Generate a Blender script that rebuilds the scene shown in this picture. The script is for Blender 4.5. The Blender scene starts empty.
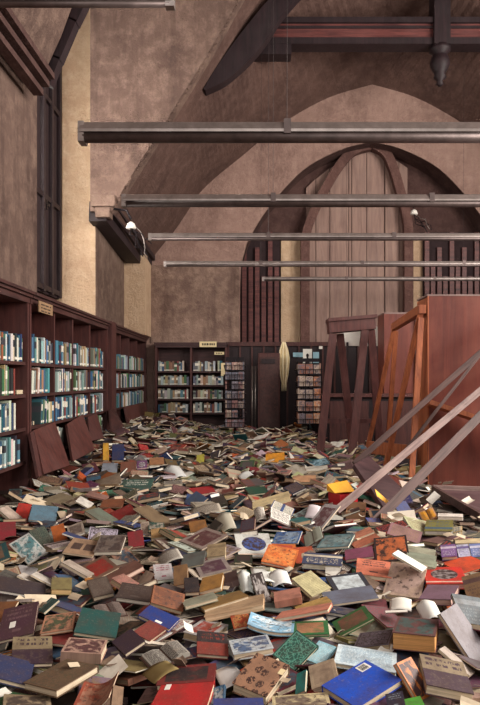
# an abandoned library: shelves, fallen books, trestles
import bpy, math, random
import numpy as np
from mathutils import Vector, Matrix, noise
SC = bpy.context.scene
COL = SC.collection
F, CX, CY, EYE = 650.0, 255.0, 379.0, 1.5
rnd = random.Random(7)

# ------------------------------------------------------------------ basics
def P(px, py, d):
    return Vector(((px - CX) * d / F, d, EYE - (py - CY) * d / F))
def pile(x, y):
    s = min(1.0, max(0.0, (y - 7.0) / 4.0)); s = s * s * (3 - 2 * s)
    h = .27 + .017 * (y - 3.0) + .26 * math.exp(-((x + 2.1) / .8) ** 2) * s
    h += .05 * noise.noise(Vector((x * .9, y * .9, 3.1))) + .025 * noise.noise(Vector((x * 2.3, y * 2.3, 7.7)))
    if x > 2.2: h -= .12 * min(1.0, (x - 2.2) / .5)
    return max(.08, h)
def lin(c):
    return tuple(((v / 255) / 12.92 if v / 255 <= .04045 else ((v / 255 + .055) / 1.055) ** 2.4) for v in c)
def link(o, parent=None):
    COL.objects.link(o)
    if parent is not None: o.parent = parent
    return o
def tag(o, label=None, cat=None, group=None, kind=None):
    if label: o['label'] = label
    if cat: o['category'] = cat
    if group: o['group'] = group
    if kind: o['kind'] = kind
    return o
def empty(name, loc=(0, 0, 0), rz=0.0):
    o = bpy.data.objects.new(name, None); o.empty_display_size = .1
    o.location = loc; o.rotation_euler = (0, 0, rz)
    return link(o)

class MB:
    """collects shapes into one mesh"""
    def __init__(s): s.v = []; s.f = []; s.m = []; s.uv = {}
    def add(s, vs, fs, mi=0):
        b = len(s.v); s.v += [tuple(p) for p in vs]
        for f in fs: s.f.append(tuple(i + b for i in f)); s.m.append(mi)
        return s
    def hexa(s, c, mi=0):        # c: 8 corners, bottom 4 (ccw from above) then top 4
        return s.add(c, [(3, 2, 1, 0), (4, 5, 6, 7), (0, 1, 5, 4), (1, 2, 6, 5), (2, 3, 7, 6), (3, 0, 4, 7)], mi)
    def box(s, x0, x1, y0, y1, z0, z1, mi=0):
        return s.hexa([(x0, y0, z0), (x1, y0, z0), (x1, y1, z0), (x0, y1, z0), (x0, y0, z1), (x1, y0, z1), (x1, y1, z1), (x0, y1, z1)], mi)
    def beam(s, a, b, w, h, up=(0, 0, 1), mi=0):
        a = Vector(a); b = Vector(b); d = (b - a).normalized(); u = Vector(up)
        sd = d.cross(u)
        if sd.length < 1e-4: sd = d.cross(Vector((1, 0, 0)))
        sd.normalize(); u = sd.cross(d).normalized()
        sd = sd * (w / 2); u = u * (h / 2)
        return s.hexa([a - sd - u, b - sd - u, b + sd - u, a + sd - u, a - sd + u, b - sd + u, b + sd + u, a + sd + u], mi)
    def tube(s, pts, r, n=8, mi=0, caps=True):
        pts = [Vector(p) for p in pts]; rings = []
        for i, p in enumerate(pts):
            d = (pts[min(i + 1, len(pts) - 1)] - pts[max(i - 1, 0)]).normalized()
            a = d.cross(Vector((0, 0, 1)))
            if a.length < 1e-3: a = d.cross(Vector((1, 0, 0)))
            a.normalize(); b = d.cross(a); rr = r[i] if isinstance(r, (list, tuple)) else r
            rings.append([p + (a * math.cos(2 * math.pi * k / n) + b * math.sin(2 * math.pi * k / n)) * rr for k in range(n)])
        vs = [q for R in rings for q in R]; fs = []
        for i in range(len(rings) - 1):
            for k in range(n):
                k2 = (k + 1) % n
                fs.append((i * n + k, i * n + k2, (i + 1) * n + k2, (i + 1) * n + k))
        if caps: fs += [tuple(range(n - 1, -1, -1)), tuple((len(rings) - 1) * n + k for k in range(n))]
        return s.add(vs, fs, mi)
    def lathe(s, prof, c=(0, 0, 0), n=16, mi=0):
        vs = []; fs = []
        for r, z in prof:
            for k in range(n):
                a = 2 * math.pi * k / n; vs.append((c[0] + r * math.cos(a), c[1] + r * math.sin(a), c[2] + z))
        for i in range(len(prof) - 1):
            for k in range(n):
                k2 = (k + 1) % n; fs.append((i * n + k, i * n + k2, (i + 1) * n + k2, (i + 1) * n + k))
        fs += [tuple(range(n - 1, -1, -1)), tuple((len(prof) - 1) * n + k for k in range(n))]
        return s.add(vs, fs, mi)
    def prism(s, poly, y0, y1, mi=0):     # poly in (x,z)
        n = len(poly); vs = [(x, y0, z) for x, z in poly] + [(x, y1, z) for x, z in poly]
        fs = [tuple(range(n)), tuple(range(2 * n - 1, n - 1, -1))] + [(k, n + k, n + (k + 1) % n, (k + 1) % n) for k in range(n)]
        return s.add(vs, fs, mi)
    def loft(s, A, B, th=None, mi=0):     # strip between two point lists
        n = len(A); vs = list(A) + list(B)
        return s.add(vs, [(k, k + 1, n + k + 1, n + k) for k in range(n - 1)], mi)
    def build(s, name, mats, parent=None, smooth=False, uvs=None):
        me = bpy.data.meshes.new(name); me.from_pydata(s.v, [], s.f)
        if not isinstance(mats, (list, tuple)): mats = [mats]
        for m in mats: me.materials.append(m)
        me.polygons.foreach_set('material_index', s.m)
        if smooth: me.polygons.foreach_set('use_smooth', [True] * len(s.f))
        me.update()
        o = bpy.data.objects.new(name, me)
        return link(o, parent)
def fixn(o):
    import bmesh
    bm = bmesh.new(); bm.from_mesh(o.data); bmesh.ops.recalc_face_normals(bm, faces=bm.faces); bm.to_mesh(o.data); bm.free(); return o
def bevel(o, w=.006):
    m = o.modifiers.new('bevel', 'BEVEL'); m.width = w; m.segments = 2; m.limit_method = 'ANGLE'; return o

# ------------------------------------------------------------------ materials
class NT:
    def __init__(s, name):
        s.m = bpy.data.materials.new(name); s.m.use_nodes = True; s.t = s.m.node_tree; s.t.nodes.clear()
        s.out = s.n('ShaderNodeOutputMaterial'); s.b = s.n('ShaderNodeBsdfPrincipled'); s.l(s.b.outputs[0], s.out.inputs[0])
    def n(s, t, **k):
        o = s.t.nodes.new(t)
        for a, v in k.items(): setattr(o, a, v)
        return o
    def l(s, a, b): s.t.links.new(a, b)
    def coord(s, kind='Object', scale=(1, 1, 1), rot=(0, 0, 0)):
        c = s.n('ShaderNodeTexCoord'); m = s.n('ShaderNodeMapping'); m.inputs['Scale'].default_value = scale; m.inputs['Rotation'].default_value = rot
        s.l(c.outputs[kind], m.inputs['Vector']); return m.outputs[0]
    def noise(s, vec, scale, detail=4, rough=.6, dist=0):
        o = s.n('ShaderNodeTexNoise'); o.inputs['Scale'].default_value = scale; o.inputs['Detail'].default_value = detail
        o.inputs['Roughness'].default_value = rough; o.inputs['Distortion'].default_value = dist
        if vec is not None: s.l(vec, o.inputs['Vector'])
        return o.outputs['Fac']
    def ramp(s, fac, stops, interp='LINEAR'):
        o = s.n('ShaderNodeValToRGB'); e = o.color_ramp.elements; o.color_ramp.interpolation = interp
        while len(e) < len(stops): e.new(.5)
        for i, (p, c) in enumerate(stops):
            e[i].position = p; e[i].color = (c, c, c, 1) if isinstance(c, (int, float)) else (*c, 1)
        s.l(fac, o.inputs[0]); return o.outputs[0]
    def mix(s, fac, a, b, mode='MIX'):
        o = s.n('ShaderNodeMix', data_type='RGBA', blend_type=mode)
        for v, i in ((fac, 0), (a, 6), (b, 7)):
            if isinstance(v, (int, float)): o.inputs[i].default_value = v
            elif isinstance(v, tuple): o.inputs[i].default_value = (*v, 1) if len(v) == 3 else v
            else: s.l(v, o.inputs[i])
        return o.outputs[2]
    def math(s, op, a, b=0.0):
        o = s.n('ShaderNodeMath', operation=op)
        for i, v in enumerate((a, b)):
            if isinstance(v, (int, float)): o.inputs[i].default_value = v
            else: s.l(v, o.inputs[i])
        return o.outputs[0]
    def bump(s, h, strength=.3, dist=.02):
        o = s.n('ShaderNodeBump'); o.inputs['Strength'].default_value = strength; o.inputs['Distance'].default_value = dist
        s.l(h, o.inputs['Height']); s.l(o.outputs[0], s.b.inputs['Normal'])
    def done(s, col=None, rough=.8, metal=0.0, spec=.3):
        if col is not None:
            if isinstance(col, tuple): s.b.inputs['Base Color'].default_value = (*col, 1)
            else: s.l(col, s.b.inputs['Base Color'])
        s.b.inputs['Roughness'].default_value = rough; s.b.inputs['Metallic'].default_value = metal
        s.b.inputs['Specular IOR Level'].default_value = spec
        return s.m

def plaster(name, c, dark, light, stain=.5):
    t = NT(name); v = t.coord('Object')
    a = t.noise(v, .7, 6, .65); b = t.noise(v, 5, 6, .7); g = t.noise(v, 26, 4, .7)
    vs = t.coord('Object', (3, 3, .35)); st = t.noise(vs, 1.6, 5, .6)
    col = t.mix(t.ramp(a, [(.3, 0.0), (.72, 1.0)]), dark, c)
    col = t.mix(t.ramp(b, [(.45, 0.0), (.75, .75)]), col, light)
    col = t.mix(t.math('MULTIPLY', t.ramp(st, [(.5, 0.0), (.7, 1.0)]), stain), col, dark)
    col = t.mix(t.ramp(g, [(.62, 0.0), (.75, .6)]), col, dark)
    t.bump(t.math('ADD', b, t.math('MULTIPLY', g, .7)), .8, .05)
    return t.done(col, .92, 0, .15)
def wood(name, c, dark, axis=2, scale=1.0, rough=.6, dust=.25, dustc=None):
    t = NT(name); sc = [14 * scale] * 3; sc[axis] = 1.2 * scale
    v = t.coord('Object', tuple(sc)); a = t.noise(v, 1.6, 6, .65, .6); w = t.noise(t.coord('Object'), 2.3, 5, .6)
    col = t.mix(t.ramp(a, [(.3, 0.0), (.7, 1.0)]), dark, c)
    col = t.mix(t.math('MULTIPLY', t.ramp(w, [(.45, 0.0), (.8, 1.0)]), dust), col, dustc or tuple(x * .8 + .06 for x in c))
    t.bump(a, .25, .01)
    return t.done(col, rough, 0, .35)
def flat(name, c, rough=.6, metal=0.0, var=.3):
    t = NT(name); a = t.noise(t.coord('Object'), 9, 5, .65)
    col = t.mix(t.ramp(a, [(.3, 0.0), (.75, 1.0)]), tuple(x * (1 - var) for x in c), tuple(min(1, x * (1 + var)) for x in c))
    t.bump(a, .12, .005)
    return t.done(col, rough, metal, .35)

M = {}
M['pier'] = plaster('rough_pier_plaster', lin((122, 100, 90)), lin((74, 58, 54)), lin((146, 122, 109)), .6)
M['wall'] = plaster('stained_wall_plaster', lin((128, 106, 95)), lin((88, 70, 63)), lin((148, 126, 112)), .45)
M['lower'] = plaster('damp_wall_plaster', lin((160, 134, 120)), lin((92, 72, 66)), lin((180, 154, 137)), .65)
M['jamb'] = plaster('cream_jamb_plaster', lin((208, 180, 150)), lin((178, 148, 122)), lin((216, 192, 164)), .25)  # lighter than the walls: window light on the jamb put into the colour
M['soffit'] = plaster('brown_soffit_plaster', lin((104, 80, 72)), lin((72, 54, 50)), lin((116, 92, 84)), .3)  # darker than the wall faces: shade of the soffit put into the colour
M['arch'] = plaster('pink_gable_plaster', lin((172, 142, 130)), lin((126, 100, 92)), lin((182, 153, 140)), .35)
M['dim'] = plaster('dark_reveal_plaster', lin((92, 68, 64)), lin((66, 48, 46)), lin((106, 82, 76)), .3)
M['rib'] = plaster('tracery_stone', lin((112, 82, 76)), lin((88, 64, 60)), lin((128, 98, 90)), .2)
M['case'] = wood('bookcase_wood', lin((88, 50, 46)), lin((54, 30, 30)), 2, 1, .55, .2)
M['case_h'] = wood('bookcase_shelf_wood', lin((78, 46, 42)), lin((46, 27, 27)), 1, 1, .55, .3)
M['casex'] = wood('far_shelf_wood', lin((70, 42, 42)), lin((42, 25, 27)), 0, 1, .6, .25)
M['back'] = wood('bookcase_back_wood', lin((112, 60, 54)), lin((74, 38, 36)), 2, .7, .6, .2)
M['beam'] = wood('roof_beam_wood', lin((112, 62, 58)), lin((58, 30, 32)), 0, .8, .5, .2)
M['dark'] = wood('dark_timber', lin((44, 28, 32)), lin((24, 15, 19)), 2, .8, .6, .15)
M['board'] = wood('boarding_wood', lin((156, 128, 116)), lin((118, 93, 86)), 2, .5, .7, .4)
M['panelred'] = wood('red_ply', lin((120, 58, 46)), lin((84, 38, 32)), 2, .35, .45, .4, lin((142, 88, 70)))
M['trestle_dark'] = wood('dark_trestle_wood', lin((98, 56, 52)), lin((64, 34, 34)), 2, 1, .55, .3)
M['trestle_orange'] = wood('orange_trestle_wood', lin((182, 106, 66)), lin((120, 62, 40)), 2, 1, .5, .25)
M['plank'] = wood('grey_plank_wood', lin((152, 126, 120)), lin((74, 54, 53)), 0, 1.2, .6, .5, lin((180, 160, 152)))
M['plank_dark'] = wood('brown_plank_wood', lin((96, 70, 65)), lin((50, 34, 34)), 0, 1.2, .6, .2)
M['slab'] = wood('purple_board_wood', lin((92, 64, 66)), lin((58, 38, 42)), 0, .6, .5, .5)
M['metal'] = flat('lamp_housing_metal', lin((150, 140, 136)), .38, .75, .25)
M['metal_dark'] = flat('lamp_underside', lin((92, 80, 78)), .45, .5, .3)
M['wire'] = flat('wire_metal', lin((60, 54, 54)), .5, .8, .2)
M['black'] = flat('black_metal', lin((34, 28, 32)), .5, .5, .3)
M['cream'] = flat('cream_card', lin((222, 204, 160)), .7, 0, .12)
M['cloth'] = flat('cream_cloth', lin((244, 228, 190)), .9, 0, .08)
def glass_mat():
    t = NT('old_window_glass'); t.b.inputs['Transmission Weight'].default_value = .9; t.b.inputs['IOR'].default_value = 1.1
    return t.done((.9, .92, .9), .25, 0, .3)
M['glass'] = glass_mat()
M['white'] = flat('white_card', lin((226, 222, 214)), .7, 0, .1)
M['paleblue'] = flat('pale_blue_card', lin((150, 190, 205)), .5, 0, .15)
M['sign'] = flat('sign_tan', lin((140, 112, 84)), .7, 0, .15)
M['ink'] = flat('ink', lin((36, 28, 26)), .8, 0, .2)
M['void'] = flat('shadowed_boarding', lin((46, 32, 34)), .9, 0, .3)  # dark boards of the closed window lights
def floor_mat():
    t = NT('dirty_floor'); v = t.coord('Object'); a = t.noise(v, 3, 6, .7); b = t.noise(v, 22, 5, .7)
    c = t.mix(t.ramp(a, [(.3, 0.0), (.7, 1.0)]), lin((58, 40, 36)), lin((92, 66, 56)))
    c = t.mix(t.ramp(b, [(.5, 0.0), (.7, .7)]), c, lin((112, 86, 72))); t.bump(b, .5, .02)
    return t.done(c, .95, 0, .1)
M['floor'] = floor_mat()
def pages_mat():
    t = NT('page_edges'); oi = t.n('ShaderNodeObjectInfo')
    v = t.coord('Object', (1, 1, 1)); s = t.coord('Object', (6, 6, 420)); a = t.noise(s, 1, 2, .6); b = t.noise(v, 14, 4, .6)
    c = t.mix(t.ramp(a, [(.35, 0.0), (.65, 1.0)]), (.62, .62, .62), (1.0, 1.0, 1.0)); c = t.mix(1.0, oi.outputs['Color'], c, 'MULTIPLY')
    c = t.mix(t.ramp(b, [(.5, 0.0), (.8, .45)]), c, lin((128, 98, 76)))
    return t.done(c, .9, 0, .1)
M['pages'] = pages_mat()
def cover_mat(style):
    """c1 comes from the object colour; c2 is attribute-free: a second tone is kept on the mesh as a colour attribute"""
    t = NT('cover_' + style); oi = t.n('ShaderNodeObjectInfo'); c1 = oi.outputs['Color']
    at = t.n('ShaderNodeAttribute', attribute_name='tone'); c2 = at.outputs['Color']
    uv = t.n('ShaderNodeUVMap'); sx = t.n('ShaderNodeSeparateXYZ'); t.l(uv.outputs[0], sx.inputs[0]); u, w = sx.outputs[0], sx.outputs[1]
    def off(k=37.0):
        o = t.n('ShaderNodeVectorMath', operation='SCALE'); cv = t.n('ShaderNodeCombineXYZ'); t.l(oi.outputs['Random'], cv.inputs[2]); t.l(oi.outputs['Random'], cv.inputs[0])
        t.l(cv.outputs[0], o.inputs[0]); o.inputs['Scale'].default_value = k
        ad = t.n('ShaderNodeVectorMath', operation='ADD'); t.l(uv.outputs[0], ad.inputs[0]); t.l(o.outputs[0], ad.inputs[1]); return ad.outputs[0]
    q = off()
    def inside(v, a, b): return t.math('MULTIPLY', t.math('GREATER_THAN', v, a), t.math('LESS_THAN', v, b))
    def rect(a, b, c, d): return t.math('MULTIPLY', inside(u, a, b), inside(w, c, d))
    col = c1
    def text(mask, freq=9.0, cut=.5):
        mp = t.n('ShaderNodeMapping'); mp.inputs['Scale'].default_value = (freq * 2.4, freq * .5, 1); t.l(q, mp.inputs[0])
        nz = t.noise(mp.outputs[0], 1.6, 2, .5)
        rows = t.math('GREATER_THAN', t.math('FRACT', t.math('MULTIPLY', w, freq)), .45)
        return t.math('MULTIPLY', t.math('MULTIPLY', rows, t.math('GREATER_THAN', nz, cut)), mask)
    if style == 'title':
        col = t.mix(text(rect(.14, .86, .10, .42), 7.0, .47), col, c2)
        col = t.mix(rect(.38, .62, .74, .82), col, c2)
    elif style == 'frame':
        col = t.mix(rect(.13, .87, .13, .87), col, c2)
        nz = t.noise(q, 5, 5, .6); col = t.mix(t.math('MULTIPLY', t.ramp(nz, [(.5, 0.0), (.6, .45)]), rect(.13, .87, .13, .87)), col, c1)
    elif style == 'half':
        nz = t.noise(q, 7, 4, .6); col = t.mix(inside(w, .48, 2.0), c1, c2)
        col = t.mix(text(rect(.1, .9, .06, .4), 6.0, .52), col, c2); col = t.mix(t.math('MULTIPLY', t.ramp(nz, [(.5, 0.0), (.75, .35)]), inside(w, .48, 2)), col, c1)
    elif style == 'photo':
        nz = t.noise(q, 3.2, 6, .62, .5); m = rect(.06, .94, .06, .94); col = t.mix(t.math('MULTIPLY', t.ramp(nz, [(.44, 0.0), (.52, .95)]), m), c1, c2)
        n2 = t.noise(q, 9, 4, .6); col = t.mix(t.math('MULTIPLY', t.ramp(n2, [(.56, 0.0), (.62, .8)]), m), col, lin((58, 42, 40)))
    elif style == 'ornate':
        vo = t.n('ShaderNodeTexVoronoi', feature='DISTANCE_TO_EDGE'); vo.inputs['Scale'].default_value = 9; t.l(q, vo.inputs['Vector'])
        nz = t.noise(q, 14, 3, .6, 1.2); m = rect(.07, .93, .07, .93)
        col = t.mix(t.math('MULTIPLY', t.math('MULTIPLY', t.math('LESS_THAN', vo.outputs[0], .09), t.math('GREATER_THAN', nz, .46)), m), c1, c2)
        col = t.mix(t.math('SUBTRACT', rect(.04, .96, .04, .96), m), col, c2)
    elif style == 'motif':
        vo = t.n('ShaderNodeTexVoronoi'); vo.inputs['Scale'].default_value = 3.2; vo.inputs['Randomness'].default_value = .45; t.l(q, vo.inputs['Vector'])
        nz = t.noise(q, 16, 3, .6); col = t.mix(t.math('MULTIPLY', t.math('LESS_THAN', vo.outputs[0], .36), t.math('GREATER_THAN', nz, .47)), c1, c2)
    elif style == 'label':
        col = t.mix(rect(.08, .28, .07, .2), c1, c2)
    elif style == 'bands':
        col = t.mix(rect(-.1, 1.1, .16, .34), c1, c2); col = t.mix(text(rect(.1, .9, .45, .9), 8.0, .52), col, c2)
    elif style == 'window':
        m = t.math('ADD', rect(.14, .46, .3, .7), rect(.56, .88, .3, .7)); col = t.mix(m, c1, c2)
    elif style == 'emblem':
        dx = t.math('DIVIDE', t.math('SUBTRACT', u, .5), .34); dy = t.math('DIVIDE', t.math('SUBTRACT', w, .45), .3)
        r = t.math('ADD', t.math('MULTIPLY', dx, dx), t.math('MULTIPLY', dy, dy)); nz = t.noise(q, 9, 3, .6)
        col = t.mix(t.math('LESS_THAN', r, 1.0), c1, t.mix(t.ramp(nz, [(.45, 0.0), (.55, 1.0)]), lin((60, 46, 48)), c2))
        col = t.mix(inside(w, .86, .92), col, lin((225, 200, 180)))
    elif style in ('text', 'pagetext'):
        col = t.mix(text(rect(.08, .92, .08, .92), 16.0, .44), c1, c2)
    if style in ('page', 'pagetext'):
        col = t.mix(t.ramp(t.noise(q, 3, 5, .65), [(.55, 0.0), (.85, .4)]), col, lin((168, 146, 120)))
        return t.done(col, .85, 0, .15)
    # grime and scuffs, the same on every cover
    g = t.noise(q, 2.2, 6, .65); h = t.noise(q, 18, 5, .7)
    col = t.mix(t.ramp(g, [(.42, 0.0), (.72, .6)]), col, lin((74, 56, 48)))
    col = t.mix(t.ramp(h, [(.57, 0.0), (.72, .4)]), col, lin((156, 136, 118)))
    col = t.mix(t.ramp(t.noise(q, 30, 3, .6), [(.6, 0.0), (.68, .5)]), col, lin((50, 38, 36)))
    t.bump(h, .15, .004)
    return t.done(col, .55, 0, .4)
CM = {}
def cmat(style):
    if style not in CM: CM[style] = cover_mat(style)
    return CM[style]
# ------------------------------------------------------------------ the setting
def S(o): o['kind'] = 'structure'; return o
mb = MB(); mb.box(-9, 9, -3, 16.5, -.1, 0); S(mb.build('floor', M['floor']))
WL = -2.75           # plane of the left wall
JY = 11.2            # the lit window jamb
# left wall: near pier, window recess, far pier
mb = MB()
mb.box(-3.6, WL, -3, 8.2, 0, 9.6)
S(mb.build('wall_left', M['pier']))
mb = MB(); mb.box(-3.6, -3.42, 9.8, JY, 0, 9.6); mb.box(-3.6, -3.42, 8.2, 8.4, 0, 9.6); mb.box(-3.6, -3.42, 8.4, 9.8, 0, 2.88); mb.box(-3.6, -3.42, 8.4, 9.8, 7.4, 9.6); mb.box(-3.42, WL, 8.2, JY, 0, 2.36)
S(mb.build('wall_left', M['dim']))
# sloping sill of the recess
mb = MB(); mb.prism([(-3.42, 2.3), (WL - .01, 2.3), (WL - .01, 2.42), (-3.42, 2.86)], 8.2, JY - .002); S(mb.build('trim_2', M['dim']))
# the boarded window in the recess
mb = MB(); mb.box(-3.419, -3.37, 9.8, JY - .01, 2.87, 8.2); w = S(mb.build('window_1', M['void']))
fr = MB()
for yy in (8.32, 9.3, 10.25, 10.66, 11.1): fr.box(-3.37, -3.31, yy - .045, yy + .045, 2.88, 8.2)
for zz in (2.95, 4.4, 6.0, 7.6): fr.box(-3.37, -3.32, 8.3, JY - .02, zz - .04, zz + .04)
fr.build('window_frame', M['dark'], w)
MB().box(-3.5, -3.49, 8.4, 9.8, 2.88, 7.4).build('pane', M['glass'], w)  # unseen glazed half, added as a source for the jamb lamp
brk = MB(); brk.beam(P(40, 196, 10.2), P(48, 206, 10.5), .06, .06); brk.beam((-3.35, 10.4, 4.2), P(46, 200, 10.4), .05, .05); brk.build('latch', M['black'], w)
# the far diaphragm: front face with the arch cut, at JY; jamb below it
front = [(-2.42, 4.30), (-2.29, 4.5), (-2.15, 4.76), (-1.86, 5.22), (-1.55, 5.7), (-1.2, 6.27), (-.86, 6.82), (-.5, 7.44), (-.17, 8.03), (.2, 8.6), (.6, 9.07), (1.1, 9.5)]
backc = [(-2.42, 3.98), (-2.33, 4.1), (-2.05, 4.46), (-1.77, 4.8), (-1.5, 5.2), (-1.22, 5.62), (-.85, 5.98), (-.33, 6.4), (.2, 6.84), (.78, 7.27), (1.66, 7.74), (2.6, 8.02)]
TOP = 9.6
def smooth(c, n=5):
    o = []
    for i in range(len(c) - 1):
        p0, p1, p2, p3 = c[max(i - 1, 0)], c[i], c[i + 1], c[min(i + 2, len(c) - 1)]
        for k in range(n):
            t = k / n; o.append(tuple(.5 * (2 * p1[j] + (p2[j] - p0[j]) * t + (2 * p0[j] - 5 * p1[j] + 4 * p2[j] - p3[j]) * t * t + (3 * p1[j] - p0[j] - 3 * p2[j] + p3[j]) * t ** 3) for j in (0, 1)))
    return o + [c[-1]]
front, backc = smooth(front), smooth(backc)
poly = [(WL, 4.3)] + front + [(1.1, TOP), (-3.42, TOP), (-3.42, 6.6)] + [(WL, 6.0)]
# front face in quads between x=WL.. and the curve
mb = MB()
cols = [(WL, 4.3)] + front
for i in range(len(cols) - 1):
    (x0, z0), (x1, z1) = cols[i], cols[i + 1]
    mb.prism([(x0, z0), (x1, z1), (x1, TOP), (x0, TOP)], JY - .35, JY + .05)
S(mb.build('wall_front', M['pier']))
mb = MB(); mb.box(-3.42, WL, JY, 14.4, 2.3, TOP); mb.box(-3.42, WL, JY - .01, JY, 2.36, TOP); S(mb.build('wall_jamb', M['jamb']))
mb = MB(); mb.box(-2.7501, WL + .012, JY + .005, 14.4, 2.3, 4.6); S(mb.build('wall_pier', M['wall']))
mb = MB(); mb.box(WL + .012, -2.3, 13.6, 14.4, 2.43, 4.12); S(mb.build('wall_pilaster', M['jamb']))  # lightened jamb plaster: light on the pilaster is in the colour
# soffit of the vault, both halves
def curve_pts(c, y): return [(x, y, z) for x, z in c]
mir = lambda c: [(5.2 - x, z) for x, z in c]
N = len(front)
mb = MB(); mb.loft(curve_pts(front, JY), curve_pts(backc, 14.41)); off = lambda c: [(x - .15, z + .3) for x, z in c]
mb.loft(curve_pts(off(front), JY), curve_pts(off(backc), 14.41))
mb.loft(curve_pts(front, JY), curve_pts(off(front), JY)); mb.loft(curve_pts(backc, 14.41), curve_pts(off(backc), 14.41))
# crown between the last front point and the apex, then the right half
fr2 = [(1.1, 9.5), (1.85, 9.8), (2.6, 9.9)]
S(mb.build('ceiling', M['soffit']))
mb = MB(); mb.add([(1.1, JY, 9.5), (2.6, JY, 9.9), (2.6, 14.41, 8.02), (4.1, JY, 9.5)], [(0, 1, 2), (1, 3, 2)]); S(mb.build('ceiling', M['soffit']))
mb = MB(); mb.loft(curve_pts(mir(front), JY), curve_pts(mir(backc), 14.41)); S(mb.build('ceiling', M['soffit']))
# broken plaster lip along the arch edge
mb = MB(); rr = random.Random(3)
for i in range(150):
    t = rr.random() * (N - 2); k = int(t); f = t - k
    x = front[k][0] * (1 - f) + front[k + 1][0] * f; z = front[k][1] * (1 - f) + front[k + 1][1] * f
    s = .008 + .014 * rr.random(); a = rr.random() * 3; c = Vector((x + .02, JY - .36 + rr.random() * .1, z + .01))
    mb.beam(c - Vector((s, 0, s * .8)), c + Vector((s, .03, s * .9)), s * 1.6, s * 1.3, (math.cos(a), .3, math.sin(a)))
S(mb.build('trim_3', M['pier']))
# back wall: gable field under the vault, lower wall, arch recess
arch = [(240, 343), (240, 290), (241, 265), (247, 243), (262, 217), (285, 188), (310, 165), (345, 148), (372, 142)]
arch = arch[:3] + smooth(arch[3:])
A = [P(x, y, 14.4) for x, y in arch]; AL = [(p.x, p.z) for p in A]; ax = AL[-1][0]
AR = [(2 * ax - x, z) for x, z in AL[::-1]]
mb = MB()
full = AL + AR[1:]
mb.box(-3.42, AL[0][0], 14.4, 15.3, 0, TOP); mb.box(AR[-1][0], 9, 14.4, 15.3, 0, TOP)
up = [p for p in full]
for (x0, z0), (x1, z1) in zip(up[:-1], up[1:]):
    if abs(x1 - x0) > 1e-4: mb.prism([(x0, z0), (x1, z1), (x1, TOP), (x0, TOP)], 14.4, 15.3)
mb.box(AL[0][0], AR[-1][0], 14.95, 15.3, 0, 2.3)
S(mb.build('wall_back', M['arch']))
# damp lower band of the back wall
mb = MB(); mb.box(-2.3, AL[0][0] - .02, 14.375, 14.4, 2.3, 4.02); S(mb.build('wall_band', M['lower']))
# reveal lining (dark) just proud of the recess
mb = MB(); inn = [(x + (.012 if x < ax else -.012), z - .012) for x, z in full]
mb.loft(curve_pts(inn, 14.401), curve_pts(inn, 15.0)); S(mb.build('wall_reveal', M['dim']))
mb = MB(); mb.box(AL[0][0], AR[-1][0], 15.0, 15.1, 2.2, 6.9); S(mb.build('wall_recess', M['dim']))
# tracery: boarded centre light with two ribs, side lights
win = S(MB().box(P(238, 0, 15).x, P(506, 0, 15).x, 14.96, 14.999, 2.25, 2.42).build('window_2', M['dark']))
bd = MB(); bx = [306, 316, 330, 349, 352, 367, 385, 399, 408]
def bz(px):
    t = abs(px - 369) / 100.0
    return EYE + (379 - (150 + 22 * t + 60 * t * t)) * 14.9 / F
rb = random.Random(5)
for a, b in zip(bx[:-1], bx[1:]):
    x0, x1 = P(a, 0, 14.9).x + .008, P(b, 0, 14.9).x - .008; yy = 14.90 + rb.random() * .04
    z0, z1 = bz(a), bz(b); q = 14.995
    bd.hexa([(x0, yy, 2.3), (x1, yy, 2.3), (x1, q, 2.3), (x0, q, 2.3), (x0, yy, z0), (x1, yy, z1), (x1, q, z1), (x0, q, z0)])
bd.build('boarding', M['board'], win)
for nm_, (u0, u1) in (('cream_panel', (281, 304)), ('cream_panel', (410, 423))):
    a, c = P(u0, 236, 14.93), P(u1, 343, 14.93); MB().box(a.x, c.x, 14.93, 14.99, 2.3, a.z).build(nm_, M['jamb'], win)
def curved(name, pts, d, w, h, mat, parent=None):
    b = MB(); pts2 = []
    for i in range(len(pts) - 1):
        p0, p1, p2, p3 = pts[max(i - 1, 0)], pts[i], pts[i + 1], pts[min(i + 2, len(pts) - 1)]
        for k in range(4):
            t = k / 4; pts2.append(tuple(.5 * (2 * p1[j] + (p2[j] - p0[j]) * t + (2 * p0[j] - 5 * p1[j] + 4 * p2[j] - p3[j]) * t * t + (3 * p1[j] - p0[j] - 3 * p2[j] + p3[j]) * t ** 3) for j in (0, 1)))
    pp = [P(x, y, d) for x, y in pts2 + [pts[-1]]]
    n = len(pp)
    for k, p in enumerate(pp):
        t = (pp[min(k + 1, n - 1)] - pp[max(k - 1, 0)]).normalized(); s = Vector((t.z, 0, -t.x)) * (w / 2)
        for a in (p - s, p + s):
            b.v.append((a.x, d - h / 2, a.z)); b.v.append((a.x, d + h / 2, a.z))
    for k in range(n - 1):
        i = 4 * k; j = i + 4
        for f in ((i, i + 2, j + 2, j), (i + 2, i + 3, j + 3, j + 2), (i + 3, i + 1, j + 1, j + 3), (i + 1, i, j, j + 1)): b.f.append(f); b.m.append(0)
    b.f += [(0, 1, 3, 2), (4 * n - 4, 4 * n - 2, 4 * n - 1, 4 * n - 3)]; b.m += [0, 0]
    return fixn(b.build(name, mat, parent))
curved('tracery_rib', [(370, 146), (352, 152), (338, 168), (326, 188), (314, 212), (306, 235), (305, 260), (305, 343)], 14.8, .2, .18, M['rib'], win)
curved('tracery_rib', [(374, 146), (386, 154), (394, 172), (401, 196), (406, 216), (408, 240), (408, 343)], 14.8, .2, .18, M['rib'], win)
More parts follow.
